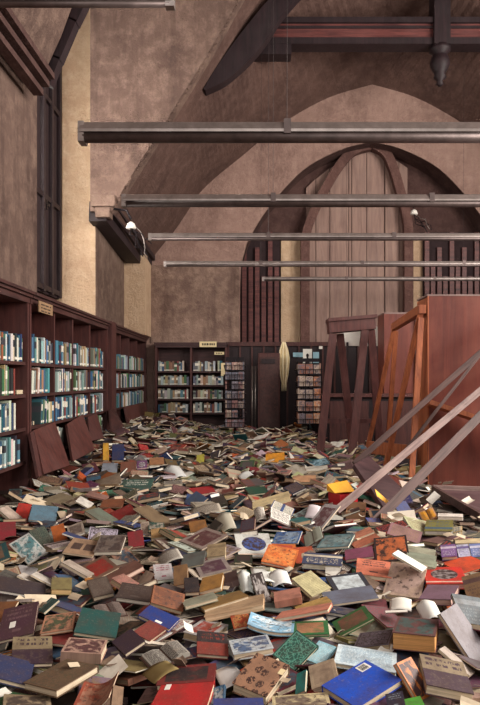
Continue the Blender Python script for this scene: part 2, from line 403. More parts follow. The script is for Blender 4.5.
# dark wooden side lights with red-brown staves
for x0, x1, y0 in ((241, 280, 232), (424, 505, 232)):
    a, b = P(x0, y0, 14.8), P(x1, 343, 14.8)
    sd = MB(); sd.box(a.x, b.x, 14.86, 14.97, b.z, a.z); o = sd.build('side_panel', M['void'], win)
    st = MB(); n = int((x1 - x0) / 6)
    for k in range(n):
        xx = a.x + (b.x - a.x) * (k + .5) / n; st.box(xx - .05, xx + .05, 14.80 + .02 * (k % 2), 14.859, b.z, a.z - (0, .75, .35, 1.0)[k % 4])
    st.build('stave', M['beam'], o)
# dark wainscot along the foot of the back wall, right of the far bookcase
mb = MB(); a, b = P(226, 342, 14.3), P(640, 342, 14.3); mb.box(a.x, b.x, 14.32, 14.399, 0, a.z); S(mb.build('wall_wainscot', M['dark']))
mb = MB()
for k in range(34):
    x = a.x + .05 + k * .26
    mb.box(x - .02, x + .02, 14.29, 14.32, 0, a.z)
mb.box(a.x, b.x, 14.27, 14.32, a.z - .09, a.z)
S(mb.build('trim_4', M['case']))
# impost moulding under the far vault and near vault
def impost(name, y0, y1, p0, p1):
    b = MB(); (xa, za), (xb, zb) = p0, p1
    for k, (dx, dz) in enumerate(((0, 0), (-.07, -.1), (-.15, -.22))):
        b.beam((xa + dx - .06, y0, za + dz + .05), (xb + dx - .06, y1, zb + dz + .05), .14, .1)
    b.beam((xa - .28, y0 + .02, za - .1), (xb - .3, y1, zb - .1), .3, .34)
    return S(b.build(name, M['dark']))
impost('trim_5', JY - .3, 14.39, (-2.36, 4.42), (-2.22, 4.12))
mb = MB(); mb.box(-2.72, -2.33, JY - .42, JY - .12, 4.37, 4.56); mb.box(-2.66, -2.42, JY - .38, JY - .14, 4.2, 4.37); S(bevel(mb.build('trim_6', M['wall'])))
# near vault at the top left: soffit, moulding and dark timber behind it
nf = [(-2.62, 5.0), (-2.46, 5.2), (-2.3, 5.55), (-2.16, 5.93), (-2.0, 6.3), (-1.75, 6.9), (-1.4, 7.7), (-1.0, 8.5)]
nn = [(-2.62, 5.0), (-2.4, 5.2), (-2.25, 5.55), (-2.05, 5.93), (-1.85, 6.3), (-1.5, 6.9), (-1.1, 7.7), (-.6, 8.5)]
mb = MB(); mb.loft(curve_pts(nn, 4.6), curve_pts(nf, 7.7)); o2 = lambda c: [(x - .2, z + .25) for x, z in c]
mb.loft(curve_pts(nf, 7.7), curve_pts(o2(nf), 7.7)); mb.loft(curve_pts(o2(nn), 4.6), curve_pts(o2(nf), 7.7))
S(mb.build('ceiling', M['pier']))
b = MB()
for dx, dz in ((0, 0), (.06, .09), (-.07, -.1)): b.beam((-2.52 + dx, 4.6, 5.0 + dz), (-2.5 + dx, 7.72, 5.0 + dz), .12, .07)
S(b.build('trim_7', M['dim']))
b = MB(); pts = [(-2.52, 5.06), (-2.4, 5.35), (-2.2, 5.8), (-1.95, 6.3), (-1.6, 7.0), (-1.2, 7.8)]
for p, q in zip(pts[:-1], pts[1:]): b.beam((p[0], 7.85, p[1]), (q[0], 7.85, q[1] + .02), .16, .14)
S(b.build('trim_8', M['dark']))
# dark strip added for the shaded void under the front of the far vault
b = MB(); rp = smooth([(204, 92), (213, 76), (231, 50), (248, 28), (268, 4), (296, -22), (340, -56)])
wd = [q[0] for q in smooth([(.04, 0), (.26, 0), (.4, 0), (.42, 0), (.36, 0), (.3, 0), (.24, 0)])]
cs_ = [P(x, y, 11.6) for x, y in rp]; n = len(cs_)
for i, p in enumerate(cs_):
    d = (cs_[min(i + 1, n - 1)] - cs_[max(i - 1, 0)]).normalized(); q = p + Vector((d.z, 0, -d.x)) * wd[i]
    for a in (p, q): b.v.append((a.x, 11.48, a.z)); b.v.append((a.x, 11.72, a.z))
for k in range(n - 1):
    i = 4 * k; j = i + 4
    for f in ((i, i + 2, j + 2, j), (i + 2, i + 3, j + 3, j + 2), (i + 3, i + 1, j + 1, j + 3), (i + 1, i, j, j + 1)): b.f.append(f); b.m.append(0)
b.f += [(0, 1, 3, 2), (4 * n - 4, 4 * n - 2, 4 * n - 1, 4 * n - 3)]; b.m += [0, 0]
S(fixn(b.build('trim_9', M['dark'])))
# tie beam with mouldings, corbel and turned pendant
D = 12.3
a, c = P(249, 22, D), P(640, 48, D)
b = MB(); b.box(a.x, c.x, D - .12, D + .12, c.z + .12, a.z - .1); tb = S(b.build('trim_10', M['beam']))
b = MB(); b.box(a.x, c.x, D - .18, D + .18, a.z - .1, a.z); b.box(a.x, c.x, D - .16, D + .16, c.z, c.z + .12); b.box(a.x, c.x, D - .15, D - .12, c.z + .3, c.z + .34); b.build('moulding', M['dark'], tb)
b = MB(); q = P(248, 58, D); r = P(291, 50, D); b.box(q.x, r.x, D - .15, D + .15, q.z, c.z); b.build('corbel', M['dark'], tb)
pc = P(440, 48, D - .05)
b = MB(); b.box(pc.x - .15, pc.x + .15, D - .22, D + .16, pc.z, pc.z + 1.4); b.build('king_post', M['dark'], tb)
b = MB(); b.lathe([(.03, -.72), (.07, -.68), (.05, -.62), (.12, -.56), (.1, -.48), (.14, -.42), (.19, -.3), (.16, -.18), (.12, -.12), (.2, -.06), (.2, .02)], (pc.x, D - .04, pc.z), 12)
b.build('pendant', M['dark'], tb, True)
# roof above and right-hand wall with tall windows
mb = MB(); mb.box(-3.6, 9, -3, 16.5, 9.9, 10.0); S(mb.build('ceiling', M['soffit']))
mb = MB(); RX = 8.4
ww = [(-1.2, 1.0), (2.6, 4.8), (6.6, 8.8)]
mb.box(RX, RX + .3, -3, 15.3, 0, 2.6); mb.box(RX, RX + .3, -3, 15.3, 7.6, 9.9)
ys = [-3] + [v for p in ww for v in p] + [15.3]
for k in range(0, len(ys), 2): mb.box(RX, RX + .3, ys[k], ys[k + 1], 2.6, 7.6)
S(mb.build('wall_right', M['wall']))
for k, (y0, y1) in enumerate(ww):
    b = MB(); b.box(RX + .1, RX + .16, y0, y0 + .07, 2.6, 7.6); b.box(RX + .1, RX + .16, y1 - .07, y1, 2.6, 7.6)
    for t in (.33, .67): b.box(RX + .11, RX + .15, y0 + (y1 - y0) * t - .03, y0 + (y1 - y0) * t + .03, 2.6, 7.6)
    for z in (2.63, 3.8, 5.0, 6.2, 7.55): b.box(RX + .11, RX + .15, y0, y1, z - .03, z + .03)
    S(b.build('window_%d' % (k + 3), M['black']))
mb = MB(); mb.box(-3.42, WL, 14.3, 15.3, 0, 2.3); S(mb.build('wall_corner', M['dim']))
# west wall behind the viewer, its great window added for the front fill lamp
mb = MB(); mb.box(-3.6, -2.2, -3.3, -3.0, 0, 9.9); mb.box(6.6, 8.7, -3.3, -3.0, 0, 9.9); mb.box(-2.2, 6.6, -3.3, -3.0, 0, 1.2); mb.box(-2.2, 6.6, -3.3, -3.0, 9.3, 9.9); S(mb.build('wall_rear', M['wall']))
b = MB()
for k in range(9): b.box(-2.2 + k * 1.1 - .05, -2.2 + k * 1.1 + .05, -3.2, -3.1, 1.2, 9.3)
for z in (1.25, 3.2, 5.2, 7.2, 9.25): b.box(-2.2, 6.6, -3.19, -3.11, z - .04, z + .04)
S(b.build('window_6', M['black']))

# ------------------------------------------------------------------ hanging strip lamps
# (left px, right px, y px, depth, thickness px)
lamps = [(-60, 171, 2, 3.62, 13, 'strip lamp cropped by the top left corner of the ceiling'),
         (82, 620, 133, 5.55, 22, 'long grey strip lamp crossing before the gable peak, left end by the cream jamb'),
         (124, 700, 201, 7.63, 13.5, 'second strip lamp back, its left end against the arch springing'),
         (150, 640, 237, 9.61, 8, 'third strip lamp back, crossing the dark window panel tops'),
         (165, 620, 264, 11.87, 6, 'fourth strip lamp back, dull dark trough below the third'),
         (263, 600, 279, 13.65, 4.5, 'farthest and shortest strip lamp, in front of the boarded arch window')]
for x0, x1, y, d, th, lab in lamps:
    a, c = P(x0, y, d), P(x1, y, d); r = th / 2 * d / F
    t = tag(empty('strip_lamp', a), lab, 'lamp', 'strip lamps hung across the hall')
    L = c.x - a.x
    b = MB(); prof = [(-.55, .1), (-.4, .75), (0, 1.0), (.4, .75), (.55, .1)]
    n = len(prof)
    # trough: upper hood, open below
    vs = [(0, p * r * 1.5, q * r) for p, q in prof] + [(L, p * r * 1.5, q * r) for p, q in prof]
    b.add(vs, [(k, k + 1, n + k + 1, n + k) for k in range(n - 1)] + [tuple(range(n - 1, -1, -1)), tuple(range(n, 2 * n))])
    b.box(0, L, -.82 * r, .82 * r, -.15 * r, .1 * r); b.build('hood', M['metal'], t)
    b = MB(); b.tube([(r * .2, -.2 * r, -.45 * r), (L - r * .2, -.2 * r, -.45 * r)], r * .52, 10); b.build('lamp_tube', M['metal_dark'], t, True)
    b = MB(); b.box(-.02, .03, -.7 * r, .7 * r, -.95 * r, .85 * r); b.build('end_cap', M['metal'], t)
    b = MB(); b.box(L - .03, L + .02, -.7 * r, .7 * r, -.95 * r, .85 * r); b.build('end_cap', M['metal'], t)
    for k in range(1, 8):
        xx = k * 1.85 - .1
        if xx < L - .2:
            b = MB(); b.box(xx - .03, xx + .03, -.84 * r, .84 * r, -.3 * r, 1.01 * r); b.build('joint_band', M['metal_dark'], t)
            if k in (1, 3):
                b = MB(); top = {3.62: 6.2, 5.55: 6.0, 7.63: 4.6, 9.61: 5.0, 11.87: 4.0, 13.65: 2.6}[d]; b.tube([(xx, 0, r), (xx + .01, 0, min(top, 9.9 - a.z))], .0022, 5); b.build('wire', M['wire'], t)

# dangling broken fittings by the arch springing and the right tracery
def fitting(c, lab, seed, s=1.0):
    r2 = random.Random(seed); t = tag(empty('broken_lamp', c), lab, 'lamp')
    b = MB(); b.lathe([(.02, .1), (.06, .07), (.085, .0), (.07, -.015)], (0, 0, 0), 12); b.build('lamp_shade', M['white'], t, True)
    b = MB(); b.tube([(0, 0, .14), (-.08, .05, .3), (-.3, .1, .34)], .02, 6); b.build('bracket', M['black'], t, True)
    for k in range(5):
        b = MB(); p = Vector((0, 0, 0)); pts = [p.copy()]
        for j in range(6):
            p = p + Vector((r2.uniform(-.02, .10), r2.uniform(-.1, .1), r2.uniform(-.16, .04))) * s; pts.append(p.copy())
        b.tube(pts, .009, 5); b.build('cable', M['metal'] if k == 2 else M['black'], t, True)
fitting(P(131, 228, 10.6), 'smashed lamp with tangled cables under the left arch springing', 4, .9)
fitting(P(414, 214, 14.3), 'broken pale lamp beside the right-hand tracery rib of the boarded window', 9, .9)
# ------------------------------------------------------------------ bookcases on the left wall
FX, BX = -2.40, -2.735
SH = [1.68, 1.34, .99, .64, .29]
def dy(px): return F * FX / (px - CX)
def bookcase(lab, y0, y1, divs, shelves):
    t = tag(empty('bookcase', (BX, y0, 0)), lab, 'bookcase', 'dark bookcases along the left wall')
    L = y1 - y0; W = FX - BX
    b = MB(); b.box(0, .02, 0, L, .05, 2.34); b.build('back_panel', M['back'], t)
    for yy in (0, L - .05): MB().box(0, W + .01, yy, yy + .05, 0, 2.34).build('side_panel', M['case'], t)
    for d in divs: MB().box(.02, W - .03, d - y0 - .022, d - y0 + .022, .05, 2.34).build('divider', M['case'], t)
    for z in shelves: MB().box(.02, W - .01, .05, L - .05, z - .035, z).build('shelf', M['case_h'], t)
    b = MB(); b.box(-.0, W + .02, 0, L, 2.30, 2.36); b.box(0, W + .05, 0, L, 2.36, 2.39); b.box(0, W + .08, 0, L, 2.39, 2.42); b.build('cornice', M['case_h'], t)
    MB().box(.02, W - .02, .05, L - .05, 0, .1).build('plinth', M['case_h'], t)
    return t
near_divs = [5.25, 6.05]
bA = bookcase('dark wooden bookcase cut by the left edge, nearest of the wall row', 4.5, 6.88, near_divs[:1], SH)
bdv = [dy(57), dy(75), dy(92)]
bB = bookcase('long dark wooden bookcase with a tan plaque on its cornice', 6.90, 10.55, bdv, SH)
cdv = [dy(124), dy(131), dy(138.5)]
bC = bookcase('dark wooden bookcase ending in the far left corner', 10.93, 14.3, [11.75, 12.55, 13.4], SH)
t = MB().box(BX, FX + .07, 10.56, 10.92, 0, 2.44).build('bookcase_pier', M['case']); tag(t, 'thick dark wooden upright between the long and the corner bookcases', 'pillar')
pl = P(39, 301, 0)
b = MB(); d0, d1 = F * -2.31 / (39 - CX), F * -2.31 / (52.5 - CX); b.box(W_ := FX - BX + .081, W_ + .012, d0 - 6.9, d1 - 6.9, 2.22, 2.34); o = b.build('plaque', M['sign'], bB); o['label'] = 'tan plaque'
b = MB(); rr = random.Random(2)
for k in range(3):
    y = d0 - 6.9 + .06
    while y < d1 - 6.9 - .1:
        l = rr.uniform(.04, .12); b.box(W_ + .0121, W_ + .014, y, min(y + l, d1 - 6.95), 2.30 - k * .035, 2.312 - k * .035); y += l + .03
b.build('lettering', M['ink'], o)

# ---- shelved books
PALE = [(190, 196, 192), (206, 206, 196), (172, 186, 186), (156, 176, 178), (200, 192, 174)]
TEAL = [(70, 128, 138), (52, 106, 122), (96, 146, 150), (44, 92, 106)]
BLUE = [(62, 100, 128), (78, 122, 150), (50, 70, 98)]
TAN = [(156, 128, 100), (132, 104, 84), (172, 150, 116)]
DARK = [(44, 46, 56), (62, 46, 48), (40, 56, 54)]
GREY = [(126, 130, 130), (108, 114, 118), (144, 146, 142)]
RED = [(136, 62, 58), (152, 78, 66)]; GRN = [(66, 104, 74), (88, 122, 92)]; YEL = [(206, 176, 70)]
NAMES = {'white': PALE, 'teal': TEAL, 'blue': BLUE, 'tan': TAN, 'dark': DARK, 'grey': GREY, 'red': RED, 'green': GRN, 'yellow': YEL}
def pick(r, weights):
    ks = list(weights); k = r.choices(ks, [weights[q] for q in ks])[0]
    c = r.choice(NAMES[k]); return k, tuple(max(0, min(255, v + r.randint(-10, 10))) for v in c)
def spine_mat():
    t = NT('book_spines'); oi = t.n('ShaderNodeObjectInfo'); c = t.n('ShaderNodeTexCoord'); s = t.n('ShaderNodeSeparateXYZ'); t.l(c.outputs['Generated'], s.inputs[0]); z = s.outputs[2]
    def ins(a, b): return t.math('MULTIPLY', t.math('GREATER_THAN', z, a), t.math('LESS_THAN', z, b))
    r = oi.outputs['Random']; col = oi.outputs['Color']
    inv = t.mix(t.math('GREATER_THAN', r, .55), lin((60, 60, 66)), lin((226, 220, 206)))
    col = t.mix(t.math('MULTIPLY', ins(.55, .82), t.math('GREATER_THAN', t.math('FRACT', t.math('MULTIPLY', r, 7.0)), .55)), col, inv)
    col = t.mix(t.math('MULTIPLY', ins(.06, .15), t.math('GREATER_THAN', t.math('FRACT', t.math('MULTIPLY', r, 13.0)), .4)), col, lin((228, 224, 212)))
    nz = t.noise(t.coord('Object'), 20, 4, .6); col = t.mix(t.ramp(nz, [(.55, 0.0), (.8, .4)]), col, lin((92, 78, 70)))
    return t.done(col, .5, 0, .4)
M['spine'] = spine_mat()
def shelf_book_meshes():
    c = MB(); c.box(0, 1, 0, .09, 0, 1); c.box(0, 1, .91, 1, 0, 1); c.box(.95, 1, .09, .91, 0, 1)
    o = c.build('tmp', M['spine']); me1 = o.data; bpy.data.objects.remove(o)
    p = MB(); p.box(.03, .95, .09, .91, .03, .975); o = p.build('tmp', M['pages']); me2 = o.data; bpy.data.objects.remove(o)
    me1.name = 'shelved_book'; me2.name = 'pages'; return me1, me2
SB1, SB2 = shelf_book_meshes()
def shelf_book(x, y, z, depth, th, h, c, label, group, rx=0.0, rz=0.0):
    o = bpy.data.objects.new('shelved_book', SB1); link(o); o.location = (x, y, z); o.scale = (depth, th, h); o.rotation_euler = (rx, 0, rz)
    o.color = (*lin(c), 1); tag(o, label, 'book', group)
    p = bpy.data.objects.new('pages', SB2); link(p, o); p.color = (*lin((206, 190, 162)), 1)
    return o
ORD = ['first', 'second', 'third', 'fourth', 'fifth', 'sixth', 'seventh', 'eighth', 'ninth', 'tenth', 'eleventh', 'twelfth', 'thirteenth', 'fourteenth', 'fifteenth', 'sixteenth', 'seventeenth', 'eighteenth', 'nineteenth', 'twentieth',
       'twenty-first', 'twenty-second', 'twenty-third', 'twenty-fourth', 'twenty-fifth', 'twenty-sixth', 'twenty-seventh', 'twenty-eighth']
rs = random.Random(21)
W0 = {'white': 6, 'teal': 3, 'blue': 2, 'tan': 1.6, 'dark': 1.5, 'grey': 3, 'green': .8, 'red': .3}
def W_(**k): d = dict(W0); d.update(k); return d
ROWN = ['top', 'second', 'third', 'bottom']
# bay: (name, y0, y1), rows: list of (start, end) fractions with weights
bays = [('bay at the left edge', 5.30, 6.80, 1.1, [(.35, 1, W_(green=2, dark=2)), (.35, .88, W_(grey=6, green=2, dark=2)), (.35, .86, W_(teal=4, blue=3, dark=2)), (.35, .95, W_(blue=6, white=4, yellow=1))]),
        ('bay below the tan plaque', 6.98, dy(57) - .03, 1, [(.02, .97, W_(tan=3, blue=4)), (.02, .80, W_(red=1.5, tan=4, green=2)), (.34, .98, W_(teal=4, green=2)), None]),
        ('bay after the plaque bay', dy(57) + .03, dy(75) - .03, 1, [(.0, .98, W_(blue=6)), (.08, .98, W_(white=8)), (.02, .98, W_(red=3, white=6)), (.04, .42, W_(white=6, dark=4))]),
        ('third bay of the long bookcase', dy(75) + .03, dy(92) - .03, 1, [(.05, .95, W_(white=8, teal=5)), (.02, .95, W_(white=7, dark=3)), (.05, .9, W_(teal=5, white=7)), (.2, .9, W_(teal=5, white=7))]),
        ('last bay of the long bookcase', dy(92) + .03, 10.48, 1, [(.1, .9, W_(tan=3, grey=6)), (.05, .9, W_(tan=5, grey=6)), (.05, .9, W_(dark=5, grey=6)), (.1, .9, W_(green=3, grey=6))])]
for nm, y0, y1, k, rows in bays:
    for ri, row in enumerate(rows):
        if not row: continue
        a, e, wts = row; y = y0 + (y1 - y0) * a; ye = y0 + (y1 - y0) * e; z = SH[ri] + .001; n = 0; lean = 0
        while True:
            th = rs.choice([.03, .04, .045, .055, .065, .05, .08]) * (1.0 if y > 7 else .9)
            if y + th > ye: break
            cn, c = pick(rs, wts); h = rs.uniform(.235, .295)
            if cn in ('blue', 'teal') and rs.random() < .5: h += .02
            dep = rs.uniform(.17, .215); x = FX - .012 - dep - rs.random() * .015
            n += 1; cw = {'white': 'pale', 'dark': 'near-black'}.get(cn, cn)
            lab = f'{cw} upright book, {ORD[n - 1]} from left, {ROWN[ri]} filled shelf, {nm}'
            rx = 0.0
            if nm == 'bay below the tan plaque' and ri in (1, 2) and n < 5: rx = -.12; 
            shelf_book(x, y + (.03 if rx else 0), z, dep, th - .003, h, c, lab, 'books on the left wall shelves', -abs(rx) if rx else 0.0)
            y += th + (.004 if not rx else .012) + (.05 if rs.random() < .03 else 0)
# toppled pair lying flat at the row gaps
for (x, y, z, lab) in [(-2.64, 6.66, SH[1], 'pale book lying flat in the gap beside the left-edge bay'), (-2.64, 7.0, SH[2], 'pale pile book lying flat on the third filled shelf below the plaque')]:
    o = shelf_book(x, y, z + .001, .2, .04, .18, (206, 190, 160), lab, 'books on the left wall shelves', -math.pi / 2); o.location.y = y - .0; 
    o.location = (x, y if z == SH[1] else y + .02, z + .042) if False else (x, y, z + .045)
# corner bookcase rows: one uncountable mass of tiny spines
def spines_mass(name, rows, axis, r, wts, lo, hi, face, wmul=1.0):
    vs, fs, cs = [], [], []
    for (a, e, z) in rows:
        y = a
        while True:
            th = r.uniform(lo, hi)
            if y + th > e: break
            cn, c = pick(r, wts); h = r.uniform(.19, .27) * wmul; dep = .19; x = face - .015 - r.random() * .02
            b = len(vs)
            if axis == 'y': bx = (x - dep, x, y, y + th - .003)
            else: bx = (y, y + th - .003, x, x + dep)
            x0, x1, y0, y1 = bx
            vs += [(x0, y0, z), (x1, y0, z), (x1, y1, z), (x0, y1, z), (x0, y0, z + h), (x1, y0, z + h), (x1, y1, z + h), (x0, y1, z + h)]
            fs += [tuple(b + i for i in f) for f in [(3, 2, 1, 0), (4, 5, 6, 7), (0, 1, 5, 4), (1, 2, 6, 5), (2, 3, 7, 6), (3, 0, 4, 7)]]
            cs += [c] * 6
            y += th
            if r.random() < .03: y += .06
    me = bpy.data.meshes.new(name); me.from_pydata(vs, [], fs); me.materials.append(M['mass'])
    at = me.attributes.new('albedo', 'FLOAT_COLOR', 'FACE')
    at.data.foreach_set('color', np.array([(*lin(c), 1.0) for c in cs], dtype=np.float32).ravel())
    return link(bpy.data.objects.new(name, me))
def mass_mat():
    t = NT('massed_books'); at = t.n('ShaderNodeAttribute', attribute_name='albedo'); nz = t.noise(t.coord('Object'), 14, 5, .65); n2 = t.noise(t.coord('Object'), 40, 3, .6)
    c = t.mix(t.ramp(nz, [(.5, 0.0), (.8, .35)]), at.outputs['Color'], lin((110, 88, 74))); c = t.mix(t.ramp(n2, [(.55, 0.0), (.7, .3)]), c, lin((176, 158, 138)))
    return t.done(c, .65, 0, .3)
M['mass'] = mass_mat()
rows = []
for z in SH[:3]:
    rows += [(11.02, 11.70, z + .001), (11.80, 12.5, z + .001), (12.6, 13.35, z + .001), (13.45, 14.2, z + .001)]
rows.append((11.0, 11.4, SH[3] + .001))
o = spines_mass('shelved_books', rows, 'y', random.Random(4), W_(white=6, blue=3.5, green=1.5, tan=2), .035, .07, FX)
tag(o, 'rows of small pale and blue books in the corner bookcase', 'books', None, 'stuff')

# ------------------------------------------------------------------ far bookcase
FY = 14.05
t = tag(empty('bookcase', (-2.16, FY, 0)), 'dark double bookcase with a cream sign on the far wall', 'bookcase')
W = 1.55; Hh = 2.24; mid = .775; FSH = [1.67, 1.37, 1.07, .77, .42]
MB().box(0, W, .28, .3, 0, Hh).build('back_panel', M['casex'], t)
for x in (0, mid - .02, W - .04): MB().box(x, x + .04, 0, .28, 0, Hh).build('side_panel', M['case'], t)
for z in FSH:
    for x0, x1 in ((.04, mid - .02), (mid + .02, W - .04)): MB().box(x0, x1, .01, .28, z - .035, z).build('shelf', M['casex'], t)
b = MB(); b.box(-.02, W + .02, -.03, .3, Hh, Hh + .05); b.box(0, W, -.01, .3, Hh - .06, Hh); b.build('cornice', M['casex'], t)
def sign(px0, py0, px1, py1, d, mat, parent, ink=True, rows=1, name='sign'):
    a, c = P(px0, py0, d), P(px1, py1, d); base = parent.matrix_world.translation if parent else Vector((0, 0, 0)); base = parent.location if parent else base
    o = MB().box(a.x - base[0], c.x - base[0], a.y - base[1], a.y - base[1] + .012, c.z - base[2], a.z - base[2]).build(name, mat, parent)
    if ink:
        b = MB(); r2 = random.Random(int(px0)); hh = a.z - c.z
        for k in range(rows):
            x = a.x + (c.x - a.x) * .14; zc = a.z - hh * (k + .5) / rows
            while x < c.x - (c.x - a.x) * .14:
                l = r2.uniform(.015, .04); b.box(x - base[0], min(x + l, c.x - .02) - base[0], a.y - base[1] - .003, a.y - base[1], zc - hh * .2 / rows - base[2], zc + hh * .2 / rows - base[2]); x += l + .012
        b.build('lettering', M['ink'], o)
    return o
s = sign(199.5, 341.5, 216.5, 347, FY - .04, M['cream'], t); s['label'] = 'cream sign with dark lettering'
s = sign(214.5, 351.8, 224, 354.6, FY - .02, M['cream'], t, True, 1); s['label'] = 'small cream shelf label'
rf = random.Random(31); WF = {'white': 7, 'grey': 3, 'tan': 3, 'teal': 1, 'green': 1, 'dark': 1.2, 'red': .6, 'blue': .4}
for bi, (x0, x1, bn) in enumerate(((-2.11, -1.42, 'left half'), (-1.35, -.67, 'right half'))):
    for ri in range(4):
        x = x0 + .01; n = 0; xe = x1 - (.08 if bi == 0 and ri == 0 else 0)
        while True:
            th = rf.uniform(.03, .06)
            if x + th > xe: break
            cn, c = pick(rf, WF); c = tuple(int(v * .9) for v in c); n += 1; cw = {'white': 'pale', 'dark': 'near-black'}.get(cn, cn); h = rf.uniform(.17, .225)
            o = shelf_book(x + th, FY + .22, FSH[ri] + .001, .18, th - .003, h, c, f'{cw} small book, {ORD[n - 1]} from left, {ROWN[ri]} row, {bn} of far wall bookcase', 'books in the far wall bookcase', 0, -math.pi / 2)
            o.location.x = x; x += th + .002
            if rf.random() < .03: x += .05

M['fallen'] = wood('fallen_board_wood', lin((96, 52, 46)), lin((60, 32, 30)), 2, .8, .6, .3)
def px_on_x(px, py, x): d = F * x / (px - CX); return Vector((x, d, EYE - (py - CY) * d / F))
def leaning(name, q, xs, th, mat, lab, cat, grp=None):
    p = [px_on_x(a[0], a[1], x) for a, x in zip(q, xs)]
    n = (p[1] - p[0]).cross(p[3] - p[0]).normalized()
    if n.x < 0: n = -n
    b = MB(); b.hexa([p[0] - n * th, p[1] - n * th, p[2] - n * th, p[3] - n * th, p[0], p[1], p[2], p[3]])
    return tag(fixn(b.build(name, mat)), lab, cat, grp)
LB = 'fallen boards along the left bookcases'
leaning('wooden_board', [(34, 430), (55, 422), (70, 465), (44, 474)], (-2.37, -2.37, -2.16, -2.16), .03, M['fallen'], 'largest red-brown board leaning against the long bookcase foot', 'board', LB)
leaning('wooden_board', [(30, 433), (34, 430), (44, 474), (39, 477)], (-2.36, -2.37, -2.18, -2.18), .03, M['case'], 'narrow dark board upright at the left of the largest leaning board', 'board', LB)
leaning('wooden_board', [(67, 424), (83, 414), (95, 450), (73, 461)], (-2.36, -2.36, -2.14, -2.14), .03, M['fallen'], 'second leaning board, right of the largest one by the long bookcase', 'board', LB)
leaning('wooden_board', [(88, 417), (97, 413), (104, 438), (90, 441)], (-2.36, -2.36, -2.2, -2.2), .03, M['case'], 'small brown board leaning on the last bay of the long bookcase', 'board', LB)
leaning('wooden_board', [(110, 410), (114, 408), (124, 426), (112, 432)], (-2.3, -2.36, -2.05, -2.2), .025, M['case_h'], 'small board lying aslant beside the thick bookcase upright', 'board', LB)
leaning('wooden_board', [(125, 407), (146, 402), (149, 422), (129, 428)], (-2.33, -2.3, -2.22, -2.25), .03, M['fallen'], 'red-brown board covering the lowest shelf of the corner bookcase', 'board', LB)

# ------------------------------------------------------------------ spinner racks
def rack(px, d, ztop, w, tiers, lab, blab, seed, cols):
    base = Vector(((px - CX) * d / F, d, pile((px - CX) * d / F, d) - .12)); t = tag(empty('book_rack', base), lab, 'book rack'); r2 = random.Random(seed); H = ztop - base.z
    MB().tube([(0, 0, 0), (0, 0, H)], .022, 8).build('pole', M['black'], t)
    b = MB(); b.beam((-.25, 0, .02), (.25, 0, .02), .05, .04); b.beam((0, -.25, .02), (0, .25, .02), .05, .04); b.build('base', M['black'], t)
    th = (H - .34) / tiers
    for k in range(tiers):
        z = .32 + th * k; b = MB(); h = w / 2
        for sx in (-1, 1):
            for zz, e in ((z, 0), (z + .09, .02)):
                b.beam((sx * (h + e), -h - e, zz), (sx * (h + e), h + e, zz), .012, .012); b.beam((-h - e, sx * (h + e), zz), (h + e, sx * (h + e), zz), .012, .012)
        for q in np.linspace(-h, h, 5):
            for sx in (-1, 1): b.beam((q, sx * h, z), (q, sx * (h + .02), z + .09), .008, .008, (1, 0, 0)); b.beam((sx * h, q, z), (sx * (h + .02), q, z + .09), .008, .008, (0, 1, 0))
        b.box(-h, h, -h, h, z - .012, z - .004); b.box(-h * .5, h * .5, -h * .5, h * .5, z, z + th - .03); b.build('tier', M['black'], t)
        n = 3
        for side in range(3):
            for j in range(n):
                if r2.random() < .1: continue
                u = -h + (j + .5) * 2 * h / n; bw = 2 * h / n * .9; bh = min(th * .86, .24) * r2.uniform(.88, 1); c = r2.choice(cols)
                mb = MB(); mb.box(-bw / 2, bw / 2, -.012, .012, 0, bh); 
                o = mb.build('rack_book', cmat('photo')); o.color = (*lin(c), 1); settone(o, r2.choice(cols)); boxuv(o)
                loc = [(u, -h + .02, z), (h - .02, u, z), (-h + .02, u, z)][side]; rz = [0, math.pi / 2, -math.pi / 2][side]
                o.location = base + Vector(loc); o.rotation_euler = (-.12 if side == 0 else 0, 0, rz); 
                tag(o, blab, 'book', 'paperbacks in the ' + ('spinner rack' if n and tiers == 7 else 'wider rack'))
    MB().box(-w / 2, w / 2, -.01, .01, H - .02, H + .05).build('header', M['black'], t)
    return t
def settone(o, c):
    me = o.data; at = me.attributes.new('tone', 'FLOAT_COLOR', 'FACE'); at.data.foreach_set('color', np.array([(*lin(c), 1.0)] * len(me.polygons), dtype=np.float32).ravel())
def boxuv(o):
    me = o.data; uv = me.uv_layers.new(name='UVMap'); co = np.array([v.co[:] for v in me.vertices]); lo = co.min(0); sz = np.maximum(co.max(0) - lo, 1e-6)
    ax = sorted(range(3), key=lambda i: -sz[i])[:2]; ax.sort()
    for l in me.loops:
        c = co[l.vertex_index]; uv.data[l.index].uv = ((c[ax[0]] - lo[ax[0]]) / sz[ax[0]], 1 - (c[ax[1]] - lo[ax[1]]) / sz[ax[1]])
rack(235, 12.2, 1.86, .36, 7, 'black wire spinner rack of paperbacks beside the far bookcase', 'small dim paperback in the spinner rack beside the far bookcase', 3, [(136, 132, 144), (100, 106, 122), (162, 118, 112), (190, 168, 152), (124, 88, 92), (90, 82, 94)])
rack(308.5, 12.9, 1.86, .46, 5, 'wider wire book rack under white posters by the dark trestle', 'small warm-toned paperback in the wider rack by the dark trestle', 5, [(210, 134, 86), (160, 100, 80), (190, 168, 152), (124, 114, 118), (174, 136, 120), (110, 100, 110)])

